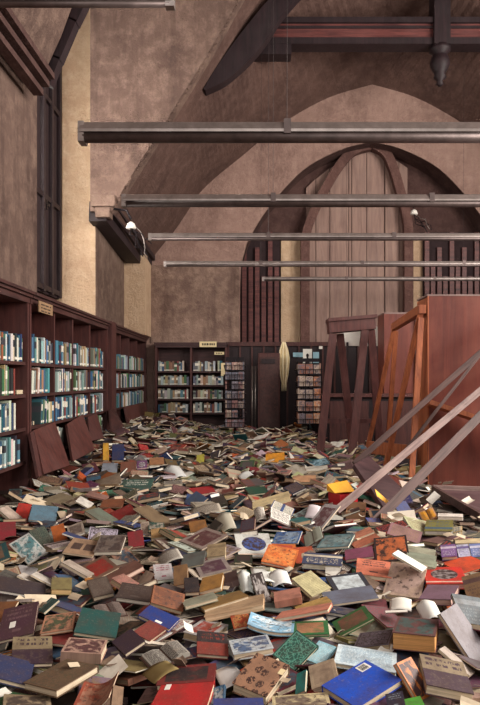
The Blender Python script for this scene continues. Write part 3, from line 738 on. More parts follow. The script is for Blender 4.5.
# ------------------------------------------------------------------ dim things along the far wall
def slabpx(name, x0, y0, x1, y1, d, th, mat, lab, cat, parts=None):
    a, c = P(x0, y0, d), P(x1, y1, d); o = MB().box(a.x, c.x, d, d + th, max(0, c.z), a.z).build(name, mat); bevel(o, .01); return tag(o, lab, cat)
cup = slabpx('cupboard', 258, 353, 280, 446, 13.3, .45, M['case'], 'tall narrow dark cupboard between the two book racks', 'cupboard')
a, c = P(258, 353, 13.3), P(280, 446, 13.3)
MB().box(a.x + .04, c.x - .04, 13.28, 13.299, .5, a.z - .08).build('door', M['case_h'], cup)
MB().box(a.x + .07, c.x - .1, 13.26, 13.279, a.z - .22, a.z - .12).build('door_panel', M['dark'], cup)
# pale pipes
for k, px in enumerate((252.5, 255.5)):
    a = P(px, 366, 14.0); b = MB(); b.tube([(a.x, 14.0, 0), (a.x, 14.0, a.z)], .022, 8); tag(b.build('pipe', M['metal'], None, True), ['left pale pipe standing between rack and narrow cupboard', 'right pale pipe, closest to the narrow cupboard'][k], 'pipe')
# cream cloth hanging in folds
b = MB(); n = 15; top, bot = 342, 391; A_, B_ = [], []
rows_ = 7; vs = []; fs = []
for j in range(rows_):
    py = top + (bot - top) * j / (rows_ - 1); wv = 3.6 + 1.0 * math.sin(j * .9) + (1.2 if 1 < j < 5 else 0)
    for i in range(n):
        u = i / (n - 1) * 2 - 1; q = P(284 + u * wv * (1 if j else .45), py, 13.9); vs.append((q.x, 13.9 + .035 * math.sin(u * 9 + j * .3), q.z))
for j in range(rows_ - 1):
    for i in range(n - 1): fs.append((j * n + i, j * n + i + 1, (j + 1) * n + i + 1, (j + 1) * n + i))
b.add(vs, fs); o = b.build('hanging_cloth', M['cloth'], None, True); m = o.modifiers.new('s', 'SOLIDIFY'); m.thickness = .01; tag(o, 'cream cloth hanging in narrow folds right of the dark cupboard', 'cloth')
def card(name, q, d, mat, lab, cat):
    a, c = P(q[0], q[1], d), P(q[2], q[3], d); return tag(MB().box(a.x, c.x, d, d + .012, c.z, a.z).build(name, mat), lab, cat)
card('notice', (293, 352.5, 303, 357), 14.277, M['paleblue'], 'small pale blue notice on the dark wall beside the cream cloth', 'notice')
card('poster', (303, 349, 312, 366), 13.15, M['white'], 'white poster with a dark figure on top of the wider rack', 'poster')
a = P(305, 355, 13.14); MB().lathe([(.02, 0), (.05, .02), (.04, .1), (.015, .15), (.03, .2), (.01, .23)], (a.x + .05, 13.145, a.z - .2), 8).build('figure', M['ink'], bpy.data.objects['poster'])
card('leaflet', (313, 352, 319, 363), 14.277, M['paleblue'], 'grey-blue leaflet on the dark wall right of the white poster', 'leaflet')
card('note', (319, 346, 322.5, 349), 14.277, M['white'], 'tiny white note on the wall above the wider rack', 'note')
card('pinned_paper', (221, 363, 225, 376), 14.035, M['cream'], 'pale papers pinned at the right end of the far bookcase', 'paper')

# ------------------------------------------------------------------ right-hand furniture
def trestle(lab, ta, tb, tw, th, legs, mat, grp, lw=.075, rails=True):
    t = tag(empty('trestle', (0, 0, 0)), lab, 'trestle', grp); ta, tb = Vector(ta), Vector(tb); base = Vector((ta.x, ta.y, 0)); t.location = base
    b = MB(); b.beam(ta - base, tb - base, tw, th); b.build('top_beam', mat, t)
    for p, q in legs:
        b = MB(); b.beam(Vector(q) - base, Vector(p) - base, lw * 1.25, lw * .8, (0, 1, 0)); b.build('leg', mat, t)
    return t, base
TG = 'tall wooden trestles'
D0 = 10.0
t, base = trestle('tall dark wooden trestle standing beside the wider book rack', P(328, 328, D0), P(373.5, 324, D0), .34, .17, [
    (P(333, 334, D0 - .12), P(320, 452, D0 - .35)), (P(340, 334, D0 + .14), P(352, 446, D0 + .5)), (P(365, 330, D0 - .12), P(351, 462, D0 - .45)), (P(371, 330, D0 + .14), P(380, 448, D0 + .5))], M['trestle_dark'], TG, .09)
b = MB(); b.beam(P(327, 321, D0) - base, P(375, 317, D0) - base, .42, .05); b.build('top_board', M['trestle_dark'], t)
b = MB(); b.beam(P(323, 421, D0 + .1) - base, P(378, 421, D0 + .1) - base, .04, .07); b.build('stretcher', M['trestle_dark'], t)
t, base = trestle('tall orange-brown wooden trestle leaning in front of the plywood cabinet', P(394, 327, 9.7), P(422.5, 309, 7.57), .085, .1, [
    (P(394, 330, 9.6), P(366, 455, 10.1)), (P(422, 307, 7.6), P(384, 474, 8.1)), (P(396, 331, 9.7), P(388, 440, 10.0)), (P(421, 318, 7.62), P(411, 488, 7.3))], M['trestle_orange'], TG, .052)
b = MB(); b.beam(P(368, 447, 9.3) - base, P(411, 452, 8.0) - base, .03, .17); b.build('stretcher', M['trestle_orange'], t)
# plywood cabinet at the right edge
t = tag(empty('cabinet', (2.02, 7.6, 0)), 'big red-brown plywood cabinet back at the right edge', 'cabinet')
o = MB().box(0, 2.6, .0, .02, .02, 2.47).build('back_panel', M['panelred'], t)
MB().box(0, .03, .021, .5, 0, 2.46).build('side_panel', M['trestle_orange'], t); MB().box(2.57, 2.6, .021, .5, 0, 2.46).build('side_panel', M['panelred'], t)
MB().box(-.005, 2.605, -.004, .5, 2.471, 2.49).build('top_panel', M['plank'], t); MB().box(-.004, .012, -.008, -.001, .02, 2.47).build('edge_strip', M['trestle_orange'], t)
# second cabinet behind
t = tag(empty('cabinet', (P(384, 0, 11.6).x, 11.6, 0)), 'orange-brown cabinet standing behind the leaning orange trestle', 'cabinet'); zt = P(0, 314, 11.6).z
MB().box(0, 2.4, 0, .03, 1.2, zt).build('front_panel', M['panelred'], t); MB().box(0, .03, .031, .6, 0, zt).build('side_panel', M['panelred'], t); MB().box(.55, 2.4, -.04, -.001, 1.22, zt + .05).build('door', M['case'], t); MB().box(0, 2.4, 0, .03, 0, 1.19).build('base_panel', M['dark'], t)
MB().box(0, 2.4, 0, .6, zt + .001, zt + .03).build('top_panel', M['plank'], t)
# counter behind the trestles
a, c = P(326, 394, 11.0), P(520, 394, 11.0)
t = tag(empty('counter', (a.x, 11.0, 0)), 'long dark wooden counter behind the two trestles', 'counter'); L = c.x - a.x
MB().box(-.03, L, -.06, .5, a.z - .05, a.z).build('countertop', M['trestle_dark'], t); MB().box(0, L, 0, .45, 0, a.z - .051).build('body', M['dark'], t)
for k in range(5): MB().box(.06 + k * .78, .72 + k * .78, -.02, -.001, .25, a.z - .12).build('door', M['case'], t)
# pale board glimpsed behind the dark trestle
o = MB().hexa([P(338, 346, 12.4), P(386, 346, 12.4), P(386, 346, 12.4) + Vector((0, .03, 0)), P(338, 346, 12.4) + Vector((0, .03, 0)), P(338, 334, 12.4), P(386, 325, 12.4), P(386, 325, 12.4) + Vector((0, .03, 0)), P(338, 334, 12.4) + Vector((0, .03, 0))]).build('display_board', M['white'])
tag(o, 'pale display board behind the top of the dark trestle', 'board')
b = MB(); x0, x1 = P(362, 0, 12.39), P(366, 0, 12.39); b.box(x0.x - .3, x0.x - .26, 12.36, 12.399, 0, 2.2); b.box(x1.x + .3, x1.x + .34, 12.36, 12.399, 0, 2.2); b.build('leg', M['dark'], o)
# slanting ledge board across the cabinet
o = MB(); o.beam(P(429, 403, 7.42), P(540, 440, 7.15), .34, .05, (0, .12, 1)); tag(o.build('wooden_board', M['trestle_orange']), 'orange-brown board slanting across the plywood cabinet at waist height', 'board')
# fallen long planks propped against the cabinet
def plank(p, q, w, h, mat, lab, ext=1.0):
    p, q = Vector(p), Vector(q); q2 = p + (q - p) * ext; b = MB(); d = (q2 - p).normalized(); sd = d.cross(Vector((0, -1, .4))).normalized(); up = sd.cross(d).normalized(); b.box(0, (q2 - p).length, -h / 2, h / 2, -w / 2, w / 2); o = b.build('wooden_plank', mat); bevel(o, .004)
    o.matrix_world = Matrix(((d.x, -sd.x, up.x, p.x), (d.y, -sd.y, up.y, p.y), (d.z, -sd.z, up.z, p.z), (0, 0, 0, 1)))
    return tag(o, lab, 'plank', 'long planks propped on the right')
plank(P(336, 511, 5.65), P(480, 391, 6.75), .04, .07, M['plank'], 'palest long plank, frontmost of the propped four', 1.6)
plank(P(371, 526, 5.45), P(480, 416, 6.5), .045, .085, M['plank_dark'], 'dark wide plank, lowest of the propped four', 1.65)
plank(P(354, 464, 6.5), P(480, 353, 7.05), .035, .06, M['plank_dark'], 'brown-grey plank, highest of the propped four', 1.55)
plank(P(404, 452, 6.62), P(472, 365, 7.0), .03, .035, M['plank_dark'], 'thin short plank between the highest and the palest plank', 1.5)
def board4(name, q, ds, th, mat, lab, cat):
    p = [P(x, y, d) for (x, y), d in zip(q, ds)]; n = (p[1] - p[0]).cross(p[3] - p[0]).normalized()
    if n.y > 0: n = -n
    b = MB(); b.hexa([v - n * th for v in p] + p); o = fixn(b.build(name, mat)); bevel(o, .006); return tag(o, lab, cat)
board4('wooden_board', [(354, 464), (369, 455), (402, 488), (386, 511)], (6.35, 6.6, 6.25, 5.95), .05, M['slab'], 'dark purple-brown board tilted under the propped planks', 'board')
t = tag(empty('shelf_unit', (P(433, 488, 6.6).x, 6.6, 0)), 'low fallen grey-brown shelf with raised rim at the right edge', 'shelf')
p = [P(433, 489, 6.55), P(520, 492, 6.6), P(560, 540, 5.35), P(481, 517, 5.6)]; bs = Vector(t.location)
b = MB(); b.hexa([v - bs - Vector((0, 0, .05)) for v in p] + [v - bs for v in p]); fixn(b.build('shelf_board', M['slab'], t))
b = MB(); b.beam(p[0] - bs + Vector((0, 0, .015)), p[1] - bs + Vector((0, 0, .015)), .04, .05); b.build('rim', M['plank'], t); b = MB(); b.beam(p[0] - bs, p[3] - bs, .035, .07); b.build('rim', M['plank_dark'], t)
for v in p[:1] + p[3:]:
    b = MB(); q = v - bs + Vector((.25, 0, -.04)); b.beam(q, (q.x, q.y, .02 - bs.z), .07, .07, (0, 1, 0)); b.build('leg', M['slab'], t)
# ------------------------------------------------------------------ the heap of books
EYEV = np.array([0.0, 0.0, EYE])
GAIN = 1.0
def gain(c, g=GAIN): return tuple(min(245, v * g) for v in c)
def raydir(px, py): return np.array([(px - CX) / F, 1.0, -(py - CY) / F])
def fit(quad, zlift, th, tall=1.35, maxt=48):
    """lay a rectangle whose corners are seen at these four places, resting about zlift above the heap"""
    q = np.array(quad, float).reshape(4, 2); c = q.mean(0); d = 5.0
    for _ in range(12):
        r = raydir(*c); z = pile(r[0] * d, d) + zlift; d = (EYE - z) / max(.02, -r[2])
        d = min(max(d, 2.0), 13.5)
    C = EYEV + raydir(*c) * d
    R = np.array([raydir(*p) for p in q]); best = None
    g = np.radians(np.arange(-maxt, maxt + 1, 4.0))
    for a in g:
        for b in g:
            n = np.array([math.tan(a), math.tan(b), 1.0]); n /= np.linalg.norm(n)
            if n @ (C - EYEV) > -.02: continue
            k = (R @ n)
            if np.any(k > -1e-3): continue
            t = (n @ (C - EYEV)) / k; p = EYEV + R * t[:, None]
            u0, u1, v0, v1 = p[1] - p[0], p[2] - p[3], p[3] - p[0], p[2] - p[1]
            u = (u0 + u1) / 2; v = (v0 + v1) / 2; lu, lv = np.linalg.norm(u), np.linalg.norm(v)
            if lu < .01 or lv < .01: continue
            e = abs(u @ v) / (lu * lv) * 1.6 + np.linalg.norm(u0 - u1) / lu * .5 + np.linalg.norm(v0 - v1) / lv * .5
            ar = max(lu, lv) / min(lu, lv); e += 1.1 * abs(math.log(ar / tall)) + .5 * max(0, math.log(max(lu, lv) / .33)) * 2 + 1.0 * max(0, math.log(.15 / max(lu, lv)))
            e += .9 * (a * a + b * b)
            if best is None or e < best[0]: best = (e, n, u, v, p.mean(0), lu, lv)
    if best is None: return None
    _, n, u, v, C, lu, lv = best
    x = u / np.linalg.norm(u); y = -v; y = y - (y @ x) * x; y /= np.linalg.norm(y); z = np.cross(x, y)
    return dict(C=C, R=np.stack([x, y, z], 1), w=lu, h=lv)
def obb(b, shrink=.86):
    c = b['C'] - b['R'][:, 2] * b['th'] / 2
    return c, b['R'], np.array([b['w'] / 2 * shrink, b['h'] / 2 * shrink, b['th'] / 2 * .7])
def hit(A, B):
    (ca, Ra, ea), (cb, Rb, eb) = A, B; t = cb - ca
    if t @ t > (np.linalg.norm(ea) + np.linalg.norm(eb)) ** 2: return False
    axes = [Ra[:, i] for i in range(3)] + [Rb[:, i] for i in range(3)]
    for i in range(3):
        for j in range(3):
            cx = np.cross(Ra[:, i], Rb[:, j]); l = np.linalg.norm(cx)
            if l > 1e-6: axes.append(cx / l)
    for ax_ in axes:
        if abs(t @ ax_) > np.abs(Ra.T @ ax_) @ ea + np.abs(Rb.T @ ax_) @ eb: return False
    return True
class Grid:
    def __init__(s): s.g = {}
    def near(s, c):
        i, j = int(c[0] // .5), int(c[1] // .5)
        for a in (-1, 0, 1):
            for b in (-1, 0, 1): yield from s.g.get((i + a, j + b), ())
    def add(s, o): s.g.setdefault((int(o[0][0] // .5), int(o[0][1] // .5)), []).append(o)
    def clash(s, o): return any(hit(o, q) for q in s.near(o[0]))
def mat4(b):
    R = b['R']; C = b['C']
    return Matrix(((R[0, 0], R[0, 1], R[0, 2], C[0]), (R[1, 0], R[1, 1], R[1, 2], C[1]), (R[2, 0], R[2, 1], R[2, 2], C[2]), (0, 0, 0, 1)))
def slab(mb, x0, x1, y0, y1, z0, z1, bend=None, nx=1, mi=0):
    vs = []; n = nx + 1
    for z in (z0, z1):
        for y in (y0, y1):
            for i in range(n):
                x = x0 + (x1 - x0) * i / nx; vs.append((x, y, z + (bend(x, y) if bend else 0)))
    fs = []
    for i in range(nx):
        fs += [(i, n + i, n + i + 1, i + 1), (2 * n + i, 2 * n + i + 1, 3 * n + i + 1, 3 * n + i), (i, i + 1, 2 * n + i + 1, 2 * n + i), (n + i, 3 * n + i, 3 * n + i + 1, n + i + 1)]
    fs += [(0, 2 * n, 3 * n, n), (nx, n + nx, 3 * n + nx, 2 * n + nx)]
    mb.add(vs, fs, mi)
def topuv(o, w, h):
    me = o.data; uv = me.uv_layers.new(name='UVMap')
    for l in me.loops:
        c = me.vertices[l.vertex_index].co; uv.data[l.index].uv = (c.x / w + .5, .5 - c.y / h)
def build_book(b, name='book'):
    """b: C (centre of the top face), R, w, h, th, c1, style, c2, spine edge, kind"""
    w, h, th = b['w'], b['h'], b['th']; kind = b.get('kind', 'closed'); s = b.get('s', 0); bd = b.get('bend', 0.0)
    bf = (lambda x, y: bd * ((2 * x / w) ** 2 - .4)) if bd else None; nx = 8 if bd else 1
    if kind == 'sheet':
        mb = MB(); k = b.get('curl', .03); f = lambda x, y: k * math.sin(3.1 * (x / w + .5)) + k * .5 * math.sin(5 * (y / h) + x * 9); nx = 8
        ys = [-h / 2 + h * j / 4 for j in range(5)]
        vs = []; n = nx + 1
        for y in ys:
            for i in range(n): x = -w / 2 + w * i / nx; vs.append((x, y, f(x, y)))
        fs = [(j * n + i, j * n + i + 1, (j + 1) * n + i + 1, (j + 1) * n + i) for j in range(4) for i in range(nx)]
        mb.add(vs, fs); o = mb.build('loose_sheet', cmat(b['style']), None, True); topuv(o, w, h); m = o.modifiers.new('solid', 'SOLIDIFY'); m.thickness = .003; m.offset = -1
        settone(o, b['c2']); o.color = (*lin(b['c1']), 1); o.matrix_world = mat4(b); return o
    if kind == 'open':
        mb = MB(); slab(mb, -w / 2, w / 2, -h / 2, h / 2, -th, -th + .004)
        mb.box(-.012, .012, -h / 2, h / 2, -th + .0041, -th + .008)
        o = mb.build(name, cmat('plain')); topuv(o, w, h); settone(o, b['c2']); o.color = (*lin(b.get('cc', (96, 70, 62))), 1); o.matrix_world = mat4(b)
        for sg in (-1, 1):
            n = 8; vs = []; tt = th * (.75 if sg < 0 else 1.0)
            for y in (-h / 2 + .006, h / 2 - .006):
                for top in (0, 1):
                    for i in range(n + 1):
                        u = i / n; x = sg * (.004 + u * (w / 2 - .012)); zt = -th + .005 + (tt - .005) * min(1.0, .35 + 1.6 * u) * (1 - .45 * u * u)
                        vs.append((x, y, zt if top else -th + .0045))
            m_ = n + 1; fs = []
            for i in range(n):
                fs += [(m_ + i, m_ + i + 1, 3 * m_ + i + 1, 3 * m_ + i), (i, i + 1, m_ + i + 1, m_ + i), (2 * m_ + i, 3 * m_ + i, 3 * m_ + i + 1, 2 * m_ + i + 1), (i, 2 * m_ + i, 2 * m_ + i + 1, i + 1)]
            fs += [(n, 2 * m_ + n, 3 * m_ + n, m_ + n), (0, m_, 3 * m_, 2 * m_)]
            mb = MB(); mb.add(vs, fs); p = fixn(mb.build('page_block', cmat(b['style']), o)); topuv(p, w, h); settone(p, b['c2']); p.color = (*lin(b['c1']), 1)
        return o
    tb = .0035 if th > .012 else .0012; ov = .004 if th > .012 else .0008
    mb = MB(); slab(mb, -w / 2, w / 2, -h / 2, h / 2, -tb, 0, bf, nx); slab(mb, -w / 2, w / 2, -h / 2, h / 2, -th, -th + tb, bf, nx)
    e = tb
    if s == 0: slab(mb, -w / 2, w / 2, h / 2 - e, h / 2, -th + tb, -tb, bf, nx)
    if s == 2: slab(mb, -w / 2, w / 2, -h / 2, -h / 2 + e, -th + tb, -tb, bf, nx)
    if s == 1: slab(mb, w / 2 - e, w / 2, -h / 2, h / 2, -th + tb, -tb, (lambda x, y: bd * .6) if bd else None)
    if s == 3: slab(mb, -w / 2, -w / 2 + e, -h / 2, h / 2, -th + tb, -tb, (lambda x, y: bd * .6) if bd else None)
    o = mb.build(name, cmat(b['style'])); topuv(o, w, h); settone(o, b['c2']); o.color = (*lin(b['c1']), 1); o.matrix_world = mat4(b)
    x0, x1, y0, y1 = -w / 2 + ov, w / 2 - ov, -h / 2 + ov, h / 2 - ov
    if s == 0: y1 = h / 2 - e
    if s == 2: y0 = -h / 2 + e
    if s == 1: x1 = w / 2 - e
    if s == 3: x0 = -w / 2 + e
    mb = MB(); slab(mb, x0, x1, y0, y1, -th + tb, -tb, bf, nx); p = mb.build('pages', M['pages'], o); p.color = (*lin(b.get('pg', (222, 204, 176))), 1)
    for nm, (u0, v0, u1, v1), col, lab in b.get('stick', ()):
        mb = MB(); mb.box((u0 - .5) * w, (u1 - .5) * w, (.5 - v1) * h, (.5 - v0) * h, .0002, .0012); q = mb.build(nm, M[col], o); q['label'] = lab
    for k, (u0, v0, u1, v1) in enumerate(b.get('bars', ())):
        pass
    return o
PG = (224, 208, 182)
# short name, what else sets it apart, corners as seen (far-left, far-right, near-right, near-left), thickness, colour, pattern, second colour, extras
HB = [
 ('tan and dark purple two-tone book', 'at the lower left', (15,637, 53,636, 52,663, 9,664), .02, (150,134,104), 'half', (58,40,54), {}),
 ('maroon book with cream picture panel', 'beside the tan and purple book', (68,637, 107,640, 102,654, 62,652), .045, (196,158,140), 'photo', (84,46,52), dict(s=2)),
 ('big olive-brown hardback', 'lying below the maroon picture book', (67,659, 98,665, 57,691, 23,682), .03, (112,88,66), 'ornate', (96,82,62), {}),
 ('dusty dark blue book', 'under the tan and purple book', (-2,652, 36,664, 28,684, -6,678), .02, (44,54,92), 'plain', (60,60,90), {}),
 ('tan book with dark map cover', 'cut by the bottom left corner', (6,694, 49,696, 54,716, 0,714), .02, (160,140,112), 'photo', (70,60,54), {}),
 ('rust-orange torn cover', 'bent up at the bottom edge', (86,688, 118,673, 112,704, 74,708), .008, (150,66,44), 'photo', (172,120,96), dict(bend=.03)),
 ('round-cornered beige page block', 'behind the rust-orange torn cover', (113,684, 124,688, 122,706, 112,706), .03, (150,122,98), 'plain', (140,110,90), {}),
 ('grey open magazine with curled white edge', 'left of the red books', (139,652, 177,637, 193,650, 152,666), .03, (166,160,150), 'text', (70,64,62), dict(kind='open')),
 ('dark red book with black picture', 'half under the bright red book', (160,667, 216,663, 214,681, 158,685), .025, (128,44,44), 'frame', (48,38,42), {}),
 ('bright red book with white label', 'at the bottom edge', (161,683, 213,680, 207,712, 148,714), .03, (196,40,42), 'plain', (210,180,160), dict(top=1, stick=[('label', (.10,.06,.2,.26), 'white', 'white label')])),
 ('olive-yellow torn page', 'left of the dark red picture book', (141,675, 168,660, 175,668, 156,684), .004, (150,130,84), 'plain', (120,100,70), dict(kind='sheet', curl=.01)),
 ('dark purple book', 'right of the teal-green hardback', (112,640, 132,629, 144,640, 124,656), .02, (70,54,70), 'plain', (90,80,90), {}),
 ('rust-red scuffed cover', 'above the grey open magazine', (132,632, 150,620, 167,628, 150,641), .02, (140,66,58), 'ornate', (120,52,48), {}),
 ('tan-brown book with five dark figures', 'beside a dark green ornate book', (257,653, 289,664, 267,698, 232,682), .045, (150,112,88), 'motif', (60,38,34), dict(top=1, stick=[('label', (.86,.18,1.0,.34), 'cream', 'cream corner label')])),
 ('dark green book with pale ornate cover', 'right of the tan-brown figured book', (295,632, 320,643, 293,675, 274,652), .025, (26,72,62), 'ornate', (84,140,122), {}),
 ('pale blue-white open-edged book', 'behind the tan-brown figured book', (228,640, 267,635, 274,647, 234,655), .03, (196,204,208), 'photo', (74,96,130), {}),
 ('black and red cover with yellow edge', 'left of the pale blue-white book', (200,630, 226,634, 230,655, 194,654), .02, (48,42,46), 'half', (140,58,48), {}),
 ('crumpled white sheet', 'at the left corner of the tan-brown figured book', (211,673, 238,668, 246,682, 226,690), .003, (232,228,224), 'plain', (200,200,200), dict(kind='sheet', curl=.012)),
 ('navy book', 'at the bottom edge below the crumpled sheet', (214,699, 262,697, 266,716, 212,716), .02, (52,66,128), 'plain', (80,90,140), {}),
 ('blue-teal glossy book', 'touching the bright red book on its right', (208,691, 224,683, 224,706, 203,710), .015, (60,112,150), 'photo', (190,200,206), {}),
 ('bright blue hardback with barcode', 'at the bottom right', (368,659, 401,681, 358,706, 319,686), .03, (24,78,190), 'plain', (30,80,190), dict(top=2, s=3, stick=[('barcode_label', (.06,.08,.27,.3), 'white', 'white barcode label')])),
 ('white and pale blue sketched book', 'just behind the bright blue hardback', (338,645, 398,652, 395,674, 334,661), .02, (206,222,228), 'text', (140,170,190), {}),
 ('pale cyan cover', 'left of the white sketched book', (316,641, 339,646, 320,667, 308,658), .015, (160,212,226), 'text', (210,232,236), {}),
 ('cream book with grey square', 'left of the bright blue hardback', (309,664, 334,660, 338,678, 311,692), .025, (190,168,142), 'frame', (172,150,128), {}),
 ('cream card-covered book with portrait', 'at the bottom edge left of the blue hardback', (275,698, 326,690, 335,716, 270,716), .02, (206,190,148), 'photo', (120,104,92), dict(top=1)),
 ('small teal booklet', 'between two cream books', (297,675, 306,668, 305,692, 295,693), .012, (40,138,134), 'plain', (60,150,140), {}),
 ('tan-topped dark purple thick book', 'at the lower right corner', (419,652, 464,664, 473,692, 427,686), .04, (146,130,106), 'half', (72,54,66), dict(top=1)),
 ('orange book with dark picture', 'between the blue hardback and the tan-topped book', (395,664, 415,655, 429,696, 420,701), .02, (196,116,56), 'photo', (58,44,52), {}),
 ('thick book with orange page edges', 'dark-topped, like a box', (401,616, 438,620, 436,636, 389,632), .075, (96,60,60), 'photo', (58,86,84), dict(top=1, pg=(214,158,100))),
 ('grey clothbound book', 'leaning along the right edge', (441,611, 456,605, 490,650, 474,669), .02, (126,120,126), 'plain', (140,136,140), {}),
 ('grey-teal striped book', 'at the right edge above the grey clothbound one', (451,596, 480,595, 492,630, 463,619), .02, (108,118,124), 'bands', (140,146,150), {}),
 ('white rolled page', 'right of the thick orange-edged book', (417,609, 434,603, 443,616, 424,625), .003, (236,236,230), 'plain', (200,200,200), dict(kind='sheet', curl=.03, top=1)),
 ('thin pale-edged book', 'slanting above the tan-topped thick book', (439,649, 445,646, 475,672, 470,676), .012, (170,156,144), 'plain', (180,170,160), {}),
 ('green booklet', 'at the bottom edge right of the blue hardback', (400,701, 420,695, 428,712, 404,715), .01, (84,168,62), 'plain', (120,190,90), dict(top=1)),
 ('dark navy booklet', 'beside the green booklet', (385,694, 402,691, 406,706, 388,710), .012, (46,46,68), 'title', (140,150,160), {}),
 ('big dark plum book', 'on the left edge', (8,610, 36,600, 36,634, -8,641), .02, (86,56,68), 'title', (120,90,96), dict(stick=[('card', (.28,.5,.44,.68), 'white', 'white card slip')])),
 ('brown-orange worn cover', 'at the left edge above the plum book', (-10,603, 22,600, 2,623, -16,622), .012, (140,90,54), 'plain', (120,80,60), {}),
 ('dark book with a white page edge', 'pointing in from the left edge', (-2,575, 45,584, 46,597, -3,590), .02, (60,52,58), 'plain', (60,60,60), dict(pg=(240,234,222))),
 ('thin white-edged pamphlet', 'upper of two thin pamphlets left of the olive book', (31,574, 37,572, 56,581, 52,586), .01, (226,218,206), 'plain', (200,190,180), {}),
 ('thin grey-edged pamphlet', 'lower of two thin pamphlets left of the olive book', (17,575, 24,573, 51,586, 46,591), .01, (210,200,188), 'plain', (200,190,180), {}),
 ('olive book with tan fore edge', 'right of two thin pamphlets', (53,578, 71,577, 73,590, 50,588), .035, (140,128,84), 'plain', (120,110,80), dict(pg=(222,186,132))),
 ('teal striped booklet', 'in front of the olive tan-edged book', (37,609, 52,597, 58,600, 43,614), .012, (50,120,118), 'bands', (150,180,170), {}),
 ('salmon-paged picture book', 'left of the teal-green hardback', (45,617, 76,610, 73,630, 40,632), .015, (196,140,110), 'photo', (78,92,66), {}),
 ('dark teal-green hardback', 'at the centre of the lower left', (82,607, 125,614, 112,637, 74,632), .02, (36,84,80), 'plain', (60,110,100), {}),
 ('long grey book spine', 'left of the red framed book', (62,561, 70,560, 94,573, 88,578), .02, (186,172,158), 'plain', (170,160,150), {}),
 ('red cover in a brown frame', 'right of the long grey spine', (82,566, 104,555, 119,567, 93,581), .015, (136,104,86), 'frame', (178,52,44), {}),
 ('book with pinkish fanned pages', 'slanting up right of the red framed cover', (104,577, 136,560, 143,566, 110,584), .03, (150,104,90), 'plain', (150,110,96), dict(pg=(232,200,182))),
 ('brown-black book with white fore edge', 'in front of the pink fanned pages', (122,582, 155,587, 150,602, 116,597), .03, (70,58,54), 'title', (96,84,78), dict(pg=(240,232,216))),
 ('rust-brown worn hardback', 'above the small navy one', (155,587, 184,592, 184,614, 150,600), .03, (150,92,62), 'photo', (120,74,54), dict(pg=(226,206,176))),
 ('navy blue book', 'tucked under the rust-brown hardback', (138,614, 150,606, 180,617, 170,630), .02, (30,56,130), 'plain', (40,60,130), dict(stick=[('label', (.05,.5,.2,.7), 'white', 'white label')])),
 ('pale magazine', 'above the rust-brown hardback', (152,566, 171,562, 174,580, 156,579), .01, (196,190,190), 'title', (150,70,90), {}),
 ('olive-tan block-like book', 'right of the pale magazine', (173,566, 187,564, 188,583, 174,586), .04, (146,110,74), 'plain', (130,100,70), {}),
 ('grey-brown scuffed book', 'left of the brown-black book', (88,580, 105,576, 116,592, 92,598), .03, (92,80,72), 'text', (120,106,96), {}),
 ('grey folded papers', 'between the teal-green hardback and the brown-black book', (92,604, 118,600, 130,612, 98,616), .02, (136,120,112), 'text', (90,80,78), dict(kind='open')),
 ('plum picture in a pale frame', 'upright behind the tan long pages', (195,563, 222,557, 234,569, 199,577), .015, (172,158,152), 'frame', (98,62,80), {}),
 ('yellow-tan book', 'under the plum framed picture', (201,578, 223,573, 221,586, 200,592), .03, (190,140,74), 'plain', (170,120,70), {}),
 ('black small book', 'left of the yellow-tan book', (184,578, 199,577, 199,592, 185,592), .03, (42,38,42), 'plain', (60,50,50), {}),
 ('long tan open book', 'pages up, in front of the yellow-tan book', (205,606, 262,594, 265,604, 207,616), .03, (214,180,142), 'plain', (190,160,130), dict(pg=(226,196,160))),
 ('olive-yellow long book', 'right behind the long tan open book', (196,603, 242,590, 246,596, 204,610), .02, (160,124,70), 'plain', (150,120,70), {}),
 ('pale green-cream book', 'left end behind the olive-yellow long book', (182,600, 214,592, 217,597, 184,607), .02, (170,172,150), 'plain', (190,180,160), {}),
 ('crumpled pale grey paper', 'right of the yellow-tan book', (238,578, 250,574, 254,592, 240,596), .003, (206,210,206), 'plain', (180,180,180), dict(kind='sheet', curl=.04)),
 ('bent black and white cover', 'standing right of the crumpled pale paper', (253,574, 259,572, 276,602, 256,606), .012, (66,60,60), 'photo', (206,200,196), {}),
 ('glossy pale blue book', 'with curled cover left of the green-bordered pair', (248,613, 295,621, 293,634, 250,626), .02, (140,188,216), 'photo', (216,230,236), dict(bend=.015)),
 ('orange-red picture cover', 'left of the glossy pale blue book', (230,614, 248,612, 252,624, 234,630), .012, (190,84,52), 'photo', (214,150,90), {}),
 ('white curved magazine', 'below the orange book', (243,570, 280,571, 282,586, 262,581), .008, (228,230,224), 'plain', (200,200,200), dict(kind='sheet', curl=.02)),
 ('cream-yellow notebook', 'left of the black-framed white book', (291,577, 311,572, 331,586, 313,598), .025, (214,206,160), 'text', (180,172,130), {}),
 ('black-framed white book', 'right of the cream-yellow notebook', (325,575, 362,573, 371,586, 336,594), .02, (46,50,60), 'frame', (196,206,210), {}),
 ('salmon-brown brick-like book', 'in front of the cream-yellow notebook', (273,592, 300,587, 301,597, 275,602), .04, (186,128,110), 'plain', (170,110,100), dict(s=2)),
 ('left green-bordered picture book', 'of the pair beside the dark green ornate one', (293,622, 327,620, 330,634, 291,635), .015, (44,110,62), 'frame', (168,120,88), {}),
 ('right green-bordered picture book', 'tilted up toward the grey books', (332,622, 365,605, 373,618, 340,636), .015, (66,120,70), 'frame', (140,98,80), {}),
 ('navy and cream book', 'right of the orange book', (305,552, 343,555, 341,566, 301,563), .04, (56,68,96), 'bands', (200,190,170), dict(pg=(230,222,200))),
 ('orange paper-covered book', 'left of the navy and cream book', (268,544, 300,550, 292,568, 262,561), .02, (212,112,54), 'photo', (226,140,74), {}),
